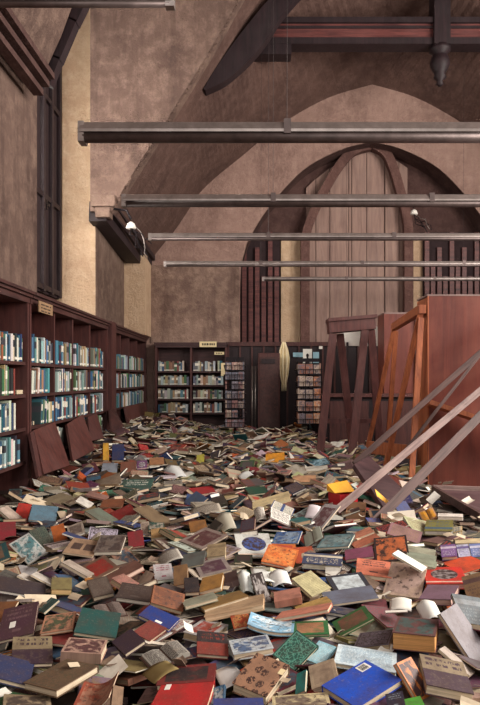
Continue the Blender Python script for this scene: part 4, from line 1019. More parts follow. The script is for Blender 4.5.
 ('folded white page', 'beside the cream-yellow notebook', (270,575, 286,571, 292,583, 272,587), .003, (226,226,222), 'plain', (200,200,200), dict(kind='sheet', curl=.02)),
 ('long salmon thin book', 'in front of the salmon-brown brick-like book', (277,612, 330,603, 330,608, 280,618), .02, (206,132,110), 'plain', (190,120,100), {}),
 ('long ochre thin book', 'above the long salmon one', (294,606, 328,596, 330,601, 298,612), .018, (200,164,96), 'plain', (180,150,90), {}),
 ('wide grey-blue folder', 'under the black-framed white book', (318,592, 372,586, 378,597, 330,606), .012, (112,118,136), 'plain', (120,126,140), {}),
 ('red book with grey oval emblem', 'on the right', (426,567, 463,567, 466,583, 423,584), .035, (206,46,34), 'emblem', (150,140,140), dict(s=0, pg=(220,160,150), top=1)),
 ('purple-grey book with pinkish edge', 'below the red emblem book', (423,585, 462,585, 448,600, 424,598), .035, (122,94,110), 'plain', (130,100,110), dict(pg=(214,178,164))),
 ('orange-red flat book', 'above the red emblem book at the right edge', (440,563, 470,555, 490,565, 464,573), .015, (216,82,46), 'plain', (200,80,50), {}),
 ('buff folded cover with a blue patch', 'standing left of the red emblem book', (394,561, 425,566, 423,598, 380,594), .012, (190,164,146), 'photo', (176,150,140), {}),
 ('white rolled leaf', 'along the top of the buff folded cover', (392,553, 398,551, 427,566, 423,572), .012, (222,226,220), 'plain', (200,200,200), dict(top=1)),
 ('salmon-orange book with dark title', 'left of the buff folded cover', (358,558, 391,562, 391,578, 355,573), .03, (206,120,94), 'title', (90,60,56), {}),
 ('loose white paper', 'below the buff folded cover', (389,601, 412,600, 411,610, 390,611), .003, (236,232,222), 'plain', (200,200,200), dict(kind='sheet', curl=.015, top=1)),
 ('tan striped stack-like book', 'at the right edge beside the red emblem book', (463,577, 482,571, 492,596, 466,602), .05, (150,120,90), 'bands', (110,84,80), {}),
 ('pale grey-blue cover', 'standing against a red one on the left', (33,504, 57,507, 57,522, 28,520), .015, (104,140,160), 'plain', (110,140,160), dict(top=1, tall=1.4)),
 ('vivid red cover', 'left of the pale grey-blue one', (18,504, 32,503, 27,520, 15,516), .015, (198,52,42), 'plain', (180,50,40), {}),
 ('crimson worn book', 'at the left edge', (-4,520, 14,524, 18,537, -8,544), .03, (136,40,50), 'plain', (120,50,50), {}),
 ('olive-grey hardback', 'lying flat beside the fallen boards', (40,500, 61,493, 77,497, 54,507), .012, (140,126,100), 'plain', (130,120,100), {}),
 ('orange-brown standing book', 'below the grey-blue cover', (50,527, 64,523, 67,539, 55,543), .02, (196,104,48), 'plain', (190,100,50), {}),
 ('white-spined small book', 'right of the orange-brown standing one', (67,526, 82,522, 85,531, 69,539), .02, (196,180,164), 'frame', (120,104,96), dict(pg=(240,232,220))),
 ('tan cover with two dark windows', 'right of the orange-brown book', (75,537, 101,542, 94,556, 61,553), .012, (172,140,112), 'window', (78,60,54), {}),
 ('teal, white and red art book', 'at the far left', (12,543, 27,533, 50,552, 25,566), .012, (196,200,196), 'photo', (66,120,126), {}),
 ('dark green patterned book', 'above the teal and red art book', (27,530, 46,526, 53,543, 40,549), .015, (62,74,66), 'ornate', (100,110,96), {}),
 ('long white-edged book', 'slanting in from the left edge', (-2,508, 8,506, 28,522, 18,527), .02, (206,186,170), 'plain', (200,180,160), {}),
 ('small white book', 'left of the rust-orange flat book', (80,496, 94,503, 89,509, 76,501), .012, (226,220,210), 'plain', (210,210,200), {}),
 ('rust-orange flat book', 'behind the red cloth book', (103,500, 125,498, 122,507, 100,507), .015, (142,84,56), 'plain', (140,80,60), {}),
 ('red cloth book', 'in front of the rust-orange flat one', (110,513, 130,504, 138,512, 118,522), .02, (164,48,46), 'plain', (150,50,50), {}),
 ('crimson square book', 'right of the photo-covered book', (128,533, 142,529, 145,546, 128,547), .02, (140,44,52), 'plain', (130,40,50), {}),
 ('photo-covered book with white fore edge', 'lying left of the crimson square one', (98,536, 127,534, 120,552, 96,551), .03, (120,108,100), 'photo', (70,60,60), dict(pg=(238,228,210))),
 ('grey-green thick volume', 'left of the red cloth book', (84,510, 100,508, 119,520, 108,526), .03, (108,118,104), 'plain', (120,126,110), {}),
 ('long olive cover', 'right of the red cloth book', (134,507, 150,506, 174,522, 160,528), .012, (126,106,80), 'plain', (120,100,80), {}),
 ('pale printed leaf', 'left of the tan small book', (140,523, 149,521, 150,534, 142,536), .006, (198,178,160), 'text', (120,100,90), {}),
 ('tan small book with green side', 'right of the pale printed leaf', (152,529, 166,527, 166,536, 150,538), .03, (196,156,104), 'plain', (180,140,90), dict(s=3)),
 ('pale grey page', 'near the small pale magazine', (160,556, 176,549, 184,556, 160,568), .004, (196,190,178), 'text', (150,140,130), dict(kind='sheet', curl=.015)),
 ('grey newspaper sheet', 'left of the peaked page', (189,511, 218,503, 223,510, 193,519), .004, (186,176,160), 'text', (110,100,92), dict(kind='sheet', curl=.015)),
 ('peaked grey-cream page', 'behind the wide plum book', (216,521, 231,511, 236,529, 222,532), .006, (190,184,166), 'plain', (170,160,150), dict(kind='sheet', curl=.03)),
 ('wide plum and grey open cover', 'in the middle of the heap', (178,541, 206,527, 228,535, 203,549), .015, (146,128,120), 'frame', (86,48,50), {}),
 ('ochre-brown book', 'under the grey newspaper sheet', (189,522, 206,519, 207,530, 190,532), .02, (160,110,60), 'plain', (150,100,60), {}),
 ('white magazine with dark circle and blue foot', 'left of the orange book', (236,533, 266,534, 278,556, 237,558), .01, (204,206,200), 'emblem', (66,88,150), dict(top=1)),
 ('pale tan stack-like book', 'left of the blue-footed magazine', (208,545, 225,542, 226,555, 206,557), .04, (176,154,118), 'bands', (150,130,100), {}),
 ('long cream book', 'pale, right of centre in the heap', (250,502, 288,491, 291,498, 255,508), .03, (226,206,158), 'plain', (210,190,150), dict(pg=(236,220,178))),
 ('white and black torn leaf', 'under the long cream book', (254,511, 264,507, 266,519, 256,522), .005, (214,206,194), 'text', (70,60,60), dict(kind='sheet', curl=.02)),
 ('slate-green book', 'left of the tan stack-like book', (183,555, 206,550, 203,564, 180,568), .015, (106,112,108), 'plain', (120,124,120), {}),
 ('white loose sheet', 'left of the white-bordered maroon frame', (308,505, 322,507, 315,519, 305,518), .003, (220,210,214), 'plain', (200,190,200), dict(kind='sheet', curl=.012)),
 ('white-bordered maroon cover', 'pointing at the foot of the palest plank', (325,503, 339,506, 322,530, 305,528), .012, (206,200,202), 'frame', (112,64,70), {}),
 ('sky-blue photo book', 'left of the pale green open one', (277,533, 302,530, 298,544, 271,543), .012, (70,112,170), 'photo', (150,170,190), {}),
 ('pale sage-green open book', 'right of the sky-blue one', (303,533, 318,527, 325,533, 303,549), .02, (166,172,158), 'plain', (150,160,150), dict(kind='open')),
 ('blue-teal book with cream edge', 'right of the pale sage-green one', (324,535, 350,534, 354,545, 317,548), .02, (88,122,128), 'photo', (130,150,150), dict(pg=(232,222,200))),
 ('upper salmon paperback', 'of the salmon row under the box', (345,536, 370,527, 374,531, 350,541), .02, (214,140,112), 'plain', (200,130,100), {}),
 ('lower salmon paperback', 'of the salmon row under the box', (350,543, 376,533, 380,538, 356,549), .02, (200,120,92), 'plain', (190,120,90), {}),
 ('magenta-brown flat book', 'left of the flame-pictured book', (344,550, 372,546, 374,556, 346,560), .02, (134,72,98), 'plain', (130,80,100), {}),
 ('dark book pictured with orange flames', 'right of the salmon row', (373,538, 406,535, 410,559, 376,563), .02, (44,34,36), 'photo', (206,112,66), dict(top=1)),
 ('top pale green volume', 'of the neat stack beside the flame-pictured book', (408,545, 436,550, 434,556, 405,551), .02, (150,150,130), 'plain', (150,150,130), dict(pg=(200,206,180))),
 ('second pale green volume', 'of the neat stack beside the flame-pictured book', (408,551, 437,556, 435,562, 405,557), .02, (130,138,120), 'plain', (150,150,130), dict(pg=(200,206,180))),
 ('third pale green volume', 'of the neat stack beside the flame-pictured book', (410,557, 437,562, 436,568, 408,563), .02, (140,146,126), 'plain', (150,150,130), dict(pg=(200,206,180))),
 ('purple-spined book', 'first of a flat row at the right edge', (440,545, 455,544, 458,556, 442,557), .03, (130,96,150), 'bands', (206,190,210), {}),
 ('white and lilac book', 'in the middle of a flat row at the right edge', (456,545, 468,544, 471,556, 459,557), .03, (196,196,220), 'bands', (120,110,170), {}),
 ('periwinkle-blue book', 'last of a flat row at the right edge', (469,544, 484,543, 488,556, 472,557), .03, (116,130,180), 'bands', (200,200,220), {}),
 ('open book with an orange leaf inside', 'like a bowl under the low shelf', (418,510, 433,507, 439,516, 421,523), .02, (196,150,110), 'frame', (224,158,48), dict(kind='open')),
 ('long white book', 'under the low fallen shelf', (438,513, 463,514, 463,517, 438,516), .03, (222,214,204), 'plain', (200,200,190), dict(pg=(226,214,200))),
 ('cream strip-like book', 'at the right edge behind the lilac row', (455,539, 482,538, 484,543, 455,543), .02, (214,196,156), 'plain', (200,190,150), {}),
 ('yellow-orange upright book', 'far in the heap, front of the dark cupboard', (266,454, 285,452, 284,463, 265,465), .02, (226,152,42), 'plain', (220,150,40), dict(top=1, tall=1.35)),
 ('star-crumpled white paper', 'far left of the yellow-orange book', (164,473, 178,466, 186,475, 172,483), .003, (226,228,226), 'plain', (200,200,200), dict(kind='sheet', curl=.05)),
 ('flat red book', 'below the star-crumpled white paper', (189,488, 212,486, 216,492, 192,495), .02, (168,36,44), 'plain', (150,40,40), {}),
 ('big dark green book with white strokes', 'left middle, before the fallen boards', (124,480, 154,478, 148,494, 116,494), .015, (48,92,82), 'title', (216,220,206), dict(top=1)),
 ('wide tan-grey open cover', 'left of the big dark green book', (98,481, 116,473, 125,482, 93,492), .012, (176,154,130), 'plain', (160,140,120), {}),
 ('yellow-spined upright book', 'in the shadow before the corner bookcase', (103,443, 109,443, 109,460, 103,460), .05, (218,164,60), 'plain', (210,160,60), dict(tall=2.6)),
 ('dark blue upright book', 'right of the yellow-spined one', (112,444, 124,444, 124,460, 112,460), .05, (34,48,92), 'plain', (34,48,92), {}),
 ('pale blue-grey book', 'below the yellow-spined upright book', (102,463, 118,463, 117,472, 102,472), .03, (150,158,170), 'plain', (150,150,170), {}),
 ('brown rounded book', 'right of the pale blue-grey one', (121,462, 136,461, 136,472, 120,472), .04, (136,84,66), 'plain', (130,80,60), {}),
 ('purple book with white spot', 'right of the brown rounded one', (137,461, 147,460, 147,469, 137,470), .03, (120,70,120), 'emblem', (220,210,220), {}),
 ('tan squat book', 'right of the purple spotted one', (149,458, 164,457, 164,464, 150,465), .03, (186,132,92), 'plain', (180,130,90), {}),
 ('olive-yellow small upright book', 'above the star-crumpled paper to the right', (197,455, 204,454, 204,463, 196,464), .02, (186,176,52), 'plain', (180,170,50), {}),
 ('white bent leaf', 'right of the flat red book, farther back', (238,477, 248,471, 253,474, 244,481), .003, (220,222,218), 'plain', (200,200,200), dict(kind='sheet', curl=.02)),
 ('white-spined teal book', 'left of the red and yellow carton', (305,467, 328,465, 328,470, 304,471), .03, (226,222,208), 'plain', (220,220,200), {}),
 ('deep teal book', 'leaning behind the white-spined teal book', (308,462, 326,457, 331,464, 312,467), .02, (34,84,104), 'photo', (150,190,206), {}),
 ('salmon-tan long book', 'below the white-spined teal book', (293,476, 315,475, 316,482, 292,482), .03, (206,158,120), 'plain', (200,150,110), {}),
 ('cream slanting book', 'left of the red and yellow carton, lower', (316,486, 329,474, 335,477, 322,491), .03, (216,208,188), 'plain', (200,190,170), {}),
 ('grey-pink standing book', 'behind the red and yellow carton', (338,463, 352,459, 357,474, 341,478), .02, (150,120,120), 'frame', (110,80,84), {}),
 ('forest green flat book', 'front of the yellow-orange upright book', (246,487, 264,485, 268,492, 248,495), .02, (26,78,60), 'plain', (30,80,60), {}),
]
tmp = []
for k, (short, extra, quad, th, c1, style, c2, op) in enumerate(HB):
    lift = th * .9 + .02
    b = fit(quad, lift, th, op.get('tall', 1.35))
    if b is None: continue
    if op.get('kind') in ('sheet', 'open') or short in ('white rolled leaf', 'white-bordered maroon cover'): style = {'plain': 'page', 'text': 'pagetext'}.get(style, style)
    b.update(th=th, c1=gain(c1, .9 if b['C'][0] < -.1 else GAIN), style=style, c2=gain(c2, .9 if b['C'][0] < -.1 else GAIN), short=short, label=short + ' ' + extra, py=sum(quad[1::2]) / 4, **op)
    tmp.append(b)
GH = Grid(); heroes = []
for b in sorted(tmp, key=lambda b: (b.get('top', 0), b['py'])):
    for step in range(26):
        o = obb(b)
        if not GH.clash(o): break
        lam = 1 - .004 * (1 if step < 18 else 2)
        b['C'] = EYEV + (b['C'] - EYEV) * lam; b['w'] *= lam; b['h'] *= lam
    GH.add(obb(b)); heroes.append(b)
for b in heroes:
    o = build_book(b, 'book')
    tag(o, b['label'], 'paper' if b.get('kind') == 'sheet' else 'book', 'loose papers in the heap' if b.get('kind') == 'sheet' else 'books in the heap')
bb = [x for x in heroes if 'barcode' in x['short']][0]
for o in list(bpy.data.objects):
    if o.name.startswith('barcode_label'):
        w, h = bb['w'], bb['h']; m = MB(); r2 = random.Random(1); x = -.42 * w
        while x < -.25 * w: t = r2.uniform(.0008, .003); m.box(x, x + t, .23 * h, .38 * h, .0013, .0018); x += t + r2.uniform(.001, .003)
        m.build('bars', M['ink'], o)
# open carton, red outside with a yellow flap
cc = EYEV + raydir(343, 498) * 6.0; z = pile(cc[0], cc[1])
p0 = P(343, 500, 6.0)
t = tag(empty('carton', (p0.x, 6.0, p0.z - .06), .5), 'open red carton with yellow flap beside the tilted dark board', 'box')
M['redcard'] = flat('red_card', lin((190, 36, 44)), .5, 0, .2); M['yelcard'] = flat('yellow_card', lin((240, 176, 60)), .6, 0, .12); M['browncard'] = flat('brown_card', lin((150, 112, 84)), .85, 0, .15)
b = MB(); b.box(-.1, .1, -.09, -.084, 0, .13); b.box(-.1, .1, .084, .09, 0, .13); b.box(-.1, -.094, -.084, .084, 0, .13); b.box(.094, .1, -.084, .084, 0, .13); b.box(-.094, .094, -.084, .084, 0, .006); b.build('box_body', M['redcard'], t)
b = MB(); b.hexa([(-.11, -.02, .135), (.12, -.02, .131), (.12, .1, .14), (-.11, .1, .135), (-.11, -.02, .14), (.12, -.02, .136), (.12, .1, .22), (-.11, .1, .2)]); b.build('flap', M['yelcard'], t)
p0 = P(356, 524, 5.75)
t = tag(empty('carton', (p0.x, 5.75, p0.z - .03), -.2), 'plain brown cardboard box between the palest and the dark wide plank', 'box')
b = MB(); b.box(-.085, .085, -.08, -.075, 0, .15); b.box(-.085, .085, .075, .08, 0, .15); b.box(-.085, -.08, -.075, .075, 0, .15); b.box(.08, .085, -.075, .075, 0, .15); b.box(-.08, .08, -.075, .075, 0, .005); b.build('box_body', M['browncard'], t)
b = MB(); b.hexa([(-.085, .075, .15), (.085, .075, .15), (.085, .08, .15), (-.085, .08, .15), (-.085, .13, .2), (.085, .13, .2), (.085, .135, .2), (-.085, .135, .2)]); b.build('flap', M['browncard'], t)
p0 = P(386, 506, 5.75); q = P(382, 494, 5.8)
o = MB().hexa([P(377, 496, 5.72), P(392, 508, 5.7), P(392, 508, 5.72) + Vector((0, .02, 0)), P(377, 496, 5.74) + Vector((0, .02, 0)), P(375, 489, 5.78), P(391, 503, 5.78), P(391, 503, 5.8) + Vector((0, .01, 0)), P(375, 489, 5.8) + Vector((0, .01, 0))]).build('folder', M['yelcard']); fixn(o); tag(o, 'yellow folder sticking out below the tilted dark board', 'folder')
PICKED = [46,79,117,480,598,630,690,1769,1770,1773,1778,1779,1782,1783,1794,1799,1801,1803,1804,1806,1809,1816,1817,1818,1823,1827,1828,1830,1832,1836,1837,1839,1848,1849,1850,1853,1860,1861,1862,1873,1874,1882,1884,1890,1891,1893,1894,1895,1897,1903,1904,1907,1908,1909,1912,1913,1915,1921,1929,1931,1935,1938,1947,1951,1953,1955,1957,1958,1965,1972,1982,1983,1985,1995,1996,2012,2025,2027,2033,2041,2042,2043,2047,2055,2056,2057,2060,2062,2075,2081,2091,2094,2100,2105,2109,2113,2122,2124,2133,2134,2140,2158,2163,2164,2165,2171,2172,2179,2182,2183,2186,2189,2190,2195,2197,2202,2203,2205,2207,2209,2225,2227,2235,2237,2239,2242,2243,2244,2265,2280,2284,2287,2289,2302,2315,2316,2320,2332,2333,2335,2337,2339,2341,2342,2343,2344,2347,2348,2357,2363,2370,2380,2382,2391,2399,2409,2433,2437,2445,2457,2472,2476,2479,2483,2495,2496,2499,2507,2510,2518,2533,2551,2559,2565,2577,2604,2605,2610,2644,2650,2666,2713,2744,2917,2967,2996,3085,3098,3161,3310]
# ------------------------------------------------------------------ the rest of the heap
CN = [('cream', (206, 188, 156), 5), ('tan', (168, 134, 104), 6), ('brown', (120, 84, 68), 7), ('maroon', (112, 54, 54), 6), ('red', (166, 50, 46), 2.6), ('grey', (132, 124, 120), 6), ('pale grey', (182, 176, 168), 4),
      ('dark green', (50, 84, 68), 3), ('teal', (52, 104, 108), 2.5), ('blue', (56, 84, 140), 2.6), ('navy', (44, 50, 78), 3), ('black', (48, 42, 46), 5), ('plum', (92, 62, 78), 4), ('olive', (120, 110, 72), 3), ('orange', (196, 104, 52), 2), ('white', (220, 214, 204), 4), ('pink', (186, 138, 126), 2.5)]
STY = ['plain', 'plain', 'title', 'frame', 'photo', 'bands', 'half', 'ornate', 'photo', 'text']
rf = random.Random(77)
def free(x, y):
    if x < -2.32: return False
    if abs(x + .5) < .1 and 2.38 < y < 2.8: return False
    if y > 7.35 and x > 1.95: return False
    if y > 10.85 and x > 1.1: return False
    if y > 14.0: return False
    if y > 13.2 and -.1 < x < .65: return False
    return True
def rand_book(x, y, dz, tilt):
    cn, c, _ = rf.choices(CN, [q[2] for q in CN])[0]; c = tuple(max(12, min(240, v + rf.randint(-16, 16))) for v in c)
    w = rf.uniform(.115, .17); h = w * rf.uniform(1.3, 1.55); th = rf.choice([.006, .008, .012, .016, .02, .026, .035])
    if rf.random() < .16: w, h = w * 1.35, h * 1.25
    yaw = rf.uniform(0, 2 * math.pi); a = rf.gauss(0, tilt); bq = rf.gauss(0, tilt)
    R = np.array(Matrix.Rotation(bq, 3, 'X') @ Matrix.Rotation(a, 3, 'Y') @ Matrix.Rotation(yaw, 3, 'Z'))
    kind = 'open' if rf.random() < .13 else 'closed'
    if kind == 'open': w *= 1.75; c1 = rf.choice([(232, 222, 200), (214, 198, 168), (240, 236, 226)])
    else: c1 = c
    c2 = tuple(rf.choice([(206, 196, 178), (60, 48, 48), (150, 120, 96), (96, 90, 92), (180, 70, 56), (70, 100, 120)]))
    g = (.92 if x > 0 else .8) * (.62 if dz < -.06 else 1)  # buried layer darkened: shade of the gaps put into the colour
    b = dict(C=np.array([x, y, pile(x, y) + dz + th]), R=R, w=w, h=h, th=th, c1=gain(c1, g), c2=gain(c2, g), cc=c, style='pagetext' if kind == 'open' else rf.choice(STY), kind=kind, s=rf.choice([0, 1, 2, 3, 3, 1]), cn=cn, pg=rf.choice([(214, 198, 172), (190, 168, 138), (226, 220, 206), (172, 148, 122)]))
    return b
def screen(p): return np.array([CX + F * p[0] / p[1], CY - F * (p[2] - EYE) / p[1]])
HS = []
for hb in heroes:
    pts = np.array([screen(hb['C'] + hb['R'][:, 0] * u * hb['w'] + hb['R'][:, 1] * v * hb['h']) for u in (-.42, -.2, 0, .2, .42) for v in (-.42, -.2, 0, .2, .42)])
    HS.append((hb, pts, pts.mean(0), np.abs(pts - pts.mean(0)).max()))
for bx_, by_, bz_, w_, h_, z0_ in ((P(343, 500, 6.0).x, 6.0, P(343, 500, 6.0).z, .2, .18, .04), (P(356, 524, 5.75).x, 5.75, P(356, 524, 5.75).z, .17, .16, .08)):
    hb = dict(C=np.array([bx_, by_ - h_ / 2, bz_ + z0_]), R=np.array([[1, 0, 0], [0, 0, -1], [0, 1, 0]], float).T @ np.diag([1, 1, 1]), w=w_, h=.12, th=.02)
    hb['R'] = np.array([[1, 0, 0], [0, 0, -1.0], [0, 1.0, 0]])
    pts = np.array([screen(hb['C'] + hb['R'][:, 0] * u * hb['w'] + hb['R'][:, 1] * v * hb['h']) for u in (-.42, -.2, 0, .2, .42) for v in (-.42, -.2, 0, .2, .42)])
    HS.append((hb, pts, pts.mean(0), np.abs(pts - pts.mean(0)).max()))
def hides(b, most=2):
    """whether this book would lie over one of the placed ones as seen from the door"""
    q = []
    for z in (0, -b['th']):
        for u, v in ((-.5, -.5), (.5, -.5), (.5, .5), (-.5, .5)): q.append(screen(b['C'] + b['R'][:, 0] * u * b['w'] + b['R'][:, 1] * v * b['h'] + b['R'][:, 2] * z))
    q = np.array(q); c = q.mean(0); rad = np.abs(q - c).max(); dist = np.linalg.norm(b['C'] - EYEV)
    for hb, pts, hc, hr in HS:
        if np.abs(hc - c).max() > rad + hr: continue
        if np.linalg.norm(hb['C'] - EYEV) < dist - .02: continue
        n = 0
        for f in (q[:4], q[4:]):
            d = np.roll(f, -1, 0) - f; s_ = np.stack([d[k, 0] * (pts[:, 1] - f[k, 1]) - d[k, 1] * (pts[:, 0] - f[k, 0]) for k in range(4)])
            n = max(n, int(np.sum(np.all(s_ > 0, 0) | np.all(s_ < 0, 0))))
        if n > most: return True
    return False
fill = []; GF = Grid()
def try_add(b, hero=True, selfc=True, low=0):
    for k in range(1 + low):
        o = obb(b)
        if not (hero and (GH.clash(o) or (b['C'][1] < 9 and hides(b)))) and not (selfc and GF.clash(o)):
            GF.add(o); fill.append(b); return True
        b['C'] = b['C'] + np.array([0, 0, -.035])
    return False
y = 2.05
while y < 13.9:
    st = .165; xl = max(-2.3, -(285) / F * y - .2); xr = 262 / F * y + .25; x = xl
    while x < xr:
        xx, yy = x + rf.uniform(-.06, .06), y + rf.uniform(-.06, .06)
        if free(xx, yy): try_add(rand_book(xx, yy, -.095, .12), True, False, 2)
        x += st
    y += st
ntop = 0
y = 2.1
while y < 13.8:
    st = .085 if y < 5.5 else .115; xl = max(-2.25, -(275) / F * y - .1); xr = 255 / F * y + .15; x = xl
    while x < xr:
        xx, yy = x + rf.uniform(-.06, .06), y + rf.uniform(-.06, .06)
        if free(xx, yy):
            if 1.55 < xx and 4.9 < yy < 7.35: x += st; continue
            for att in range(3):
                b = rand_book(xx, yy, rf.uniform(-.03, .05) if yy > 6 else rf.uniform(-.06, .02), .30 if yy > 6 else .22)
                if try_add(b, True, True, 1): break
        x += st
    y += st
PICK = set()  # numbers of the fillers that show largest
try: PICK = set(PICKED)
except NameError: pass
indiv = [i for i in range(len(fill)) if i in PICK]
hs = [(b, np.array([CX + F * b['C'][0] / b['C'][1], CY - F * (b['C'][2] - EYE) / b['C'][1]])) for b in heroes]
used = set(b['label'] for b in heroes)
for i in indiv:
    b = fill[i]; pxy = np.array([CX + F * b['C'][0] / b['C'][1], CY - F * (b['C'][2] - EYE) / b['C'][1]])
    size = 'large' if max(b['w'], b['h']) > .25 else ('thin' if b['th'] < .013 else ('thick' if b['th'] > .034 else 'small'))
    lab = None
    for hb, hp in sorted(hs, key=lambda q: np.linalg.norm((q[1] - pxy) * np.array([1, 1.6]))):
        d = pxy - hp
        rel = ('just left of' if d[0] < 0 else 'just right of') if abs(d[0]) > abs(d[1]) * 1.6 else ('just in front of' if d[1] > 0 else 'just behind')
        nm = b['cn'] + (' open book' if b['kind'] == 'open' else ' book')
        cand = f'{size} {nm} lying {rel} the {hb["short"]}'
        if b['kind'] == 'open': cand = f'open book with pale pages and {b["cn"]} cover {rel} the {hb["short"]}'
        if cand not in used and len(cand.split()) <= 16: lab = cand; break
    used.add(lab); o = build_book(b, 'book'); tag(o, lab, 'book', 'books in the heap')
# everything smaller: one uncountable mass
vs, fs, cs = [], [], []
def put(C, R, x0, x1, y0, y1, z0, z1, col):
    b = len(vs)
    for p in [(x0, y0, z0), (x1, y0, z0), (x1, y1, z0), (x0, y1, z0), (x0, y0, z1), (x1, y0, z1), (x1, y1, z1), (x0, y1, z1)]: vs.append(tuple(C + R @ np.array(p)))
    fs.extend(tuple(b + k for k in f) for f in [(3, 2, 1, 0), (4, 5, 6, 7), (0, 1, 5, 4), (1, 2, 6, 5), (2, 3, 7, 6), (3, 0, 4, 7)]); cs.extend([col] * 6)
MASSIDX = []
SCRAPS = []
for k in range(620):
    yy = 2.3 + 11 * rf.random() ** 1.5; xx = rf.uniform(max(-2.2, -.43 * yy), .38 * yy + .1); w = rf.uniform(.03, .085) * (1 + (rf.random() < .2)); h = w * rf.uniform(1.0, 1.6)
    if not free(xx, yy): rf.random(); continue
    R = np.array(Matrix.Rotation(rf.gauss(0, .35), 3, 'X') @ Matrix.Rotation(rf.gauss(0, .35), 3, 'Y') @ Matrix.Rotation(rf.uniform(0, 6.3), 3, 'Z'))
    b = dict(C=np.array([xx, yy, pile(xx, yy) + rf.uniform(.0, .06)]), R=R, w=w, h=h, th=.004)
    if yy < 9 and (hides(b, 0) or GH.clash(obb(b))): continue
    c = rf.choice([(216, 206, 190), (196, 180, 156), (232, 228, 218), (168, 150, 128), (120, 100, 86), (206, 190, 164)]); SCRAPS.append((b, c, rf.uniform(-.5, .5)))
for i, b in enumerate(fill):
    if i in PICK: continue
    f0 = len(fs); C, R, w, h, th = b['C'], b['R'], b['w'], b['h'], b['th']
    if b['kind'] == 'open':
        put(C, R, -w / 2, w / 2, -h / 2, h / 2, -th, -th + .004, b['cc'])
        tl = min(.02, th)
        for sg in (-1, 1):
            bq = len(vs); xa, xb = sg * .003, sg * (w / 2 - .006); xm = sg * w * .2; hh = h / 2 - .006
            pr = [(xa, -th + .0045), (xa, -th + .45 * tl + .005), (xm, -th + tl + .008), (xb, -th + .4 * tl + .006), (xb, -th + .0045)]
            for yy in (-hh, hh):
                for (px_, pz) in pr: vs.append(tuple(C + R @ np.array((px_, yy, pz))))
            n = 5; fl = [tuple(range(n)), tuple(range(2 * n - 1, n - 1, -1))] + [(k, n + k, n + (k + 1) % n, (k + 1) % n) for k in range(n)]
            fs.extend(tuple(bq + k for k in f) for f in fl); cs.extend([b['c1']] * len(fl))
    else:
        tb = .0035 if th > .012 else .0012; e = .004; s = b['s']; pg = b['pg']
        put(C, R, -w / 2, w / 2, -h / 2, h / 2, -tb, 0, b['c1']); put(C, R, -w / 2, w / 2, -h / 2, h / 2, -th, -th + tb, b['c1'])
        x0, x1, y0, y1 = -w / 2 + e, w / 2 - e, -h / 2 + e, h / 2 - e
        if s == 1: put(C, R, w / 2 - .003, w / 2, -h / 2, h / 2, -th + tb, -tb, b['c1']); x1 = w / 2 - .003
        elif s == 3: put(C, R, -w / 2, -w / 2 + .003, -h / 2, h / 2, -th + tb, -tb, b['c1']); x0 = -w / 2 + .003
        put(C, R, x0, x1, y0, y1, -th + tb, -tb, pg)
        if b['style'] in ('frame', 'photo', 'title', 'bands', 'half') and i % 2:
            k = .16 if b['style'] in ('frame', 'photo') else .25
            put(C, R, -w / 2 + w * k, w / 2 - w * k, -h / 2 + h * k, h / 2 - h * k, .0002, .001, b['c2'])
    MASSIDX += [i] * (len(fs) - f0)
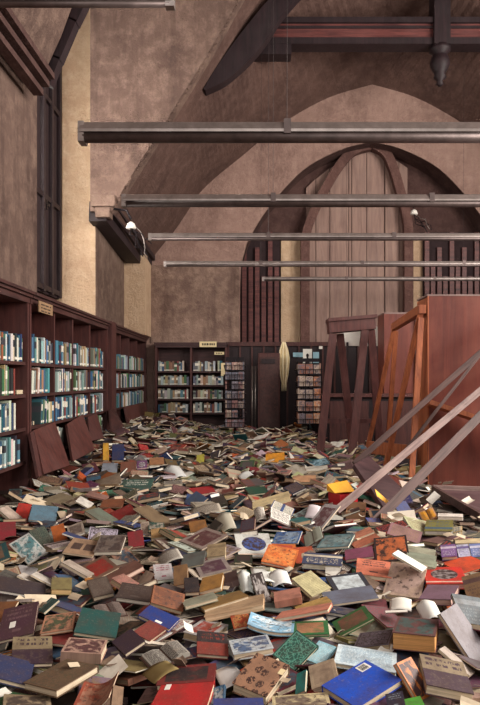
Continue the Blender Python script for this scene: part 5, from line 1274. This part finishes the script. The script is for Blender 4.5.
for b, c, k in SCRAPS:
    f0 = len(vs); C, R, w, h = b['C'], b['R'], b['w'], b['h']
    for z in (0, -.0015):
        for j in (-.5, .5):
            for i in range(4):
                u = i / 3 - .5; vs.append(tuple(C + R @ np.array((u * w, j * h, k * w * (u * u * 2 - .2) + z))))
    for i in range(3):
        fs += [(f0 + i, f0 + i + 1, f0 + 5 + i, f0 + 4 + i), (f0 + 8 + i, f0 + 12 + i, f0 + 13 + i, f0 + 9 + i), (f0 + i, f0 + 8 + i, f0 + 9 + i, f0 + i + 1), (f0 + 4 + i, f0 + 5 + i, f0 + 13 + i, f0 + 12 + i)]
    fs += [(f0, f0 + 4, f0 + 12, f0 + 8), (f0 + 3, f0 + 11, f0 + 15, f0 + 7)]; cs += [c] * 14; MASSIDX += [-1] * 14
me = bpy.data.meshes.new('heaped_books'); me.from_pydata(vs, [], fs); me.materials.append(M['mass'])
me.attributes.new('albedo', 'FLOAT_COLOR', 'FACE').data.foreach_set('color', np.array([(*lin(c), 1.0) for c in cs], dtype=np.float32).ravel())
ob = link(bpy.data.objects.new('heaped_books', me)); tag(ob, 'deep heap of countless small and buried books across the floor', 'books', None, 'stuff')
# brown rubble between the books
# ------------------------------------------------------------------ light
wd = bpy.data.worlds.new('daylight'); SC.world = wd; wd.use_nodes = True
bg = wd.node_tree.nodes['Background']; bg.inputs[0].default_value = (1.0, .93, .86, 1); bg.inputs[1].default_value = .36
def area(name, loc, rot, sx, sy, e, c):
    l = bpy.data.lights.new(name, 'AREA'); l.shape = 'RECTANGLE'; l.size = sx; l.size_y = sy; l.energy = e; l.color = c
    o = bpy.data.objects.new(name, l); o.location = loc; o.rotation_euler = rot; link(o); return o
for k, (y0, y1) in enumerate(ww):
    area('window_daylight', (RX - .05, (y0 + y1) / 2, 5.1), (0, math.radians(90), 0), 4.6, y1 - y0, [820, 980, 760][k], (1, .92, .84))
area('window_daylight', (.6, -2.98, 5.2), (math.radians(74), 0, 0), 5.4, 7.0, 250, (1, .95, .91))  # unseen fill lamp behind the camera, brightening the hall from the front
area('window_daylight', (-3.4, 9.1, 4.9), (0, math.radians(-90), math.radians(30)), 3.9, 1.3, 290, (1, .93, .85))  # unseen lamp added in the recess to brighten the jamb
cam = bpy.data.cameras.new('camera'); co = link(bpy.data.objects.new('camera', cam)); co.location = (0, 0, EYE); co.rotation_euler = (math.pi / 2, 0, 0)
cam.sensor_fit = 'HORIZONTAL'; cam.sensor_width = 36; cam.lens = 36 * F / 480; cam.shift_x = -(CX - 240) / 480; cam.shift_y = (CY - 352.5) / 480; cam.clip_end = 200
SC.camera = co
v = SC.view_settings; v.view_transform = 'Standard'; v.look = 'None'; v.gamma = 1; v.use_curve_mapping = False; v.exposure = 0.0
SC.render.film_transparent = False
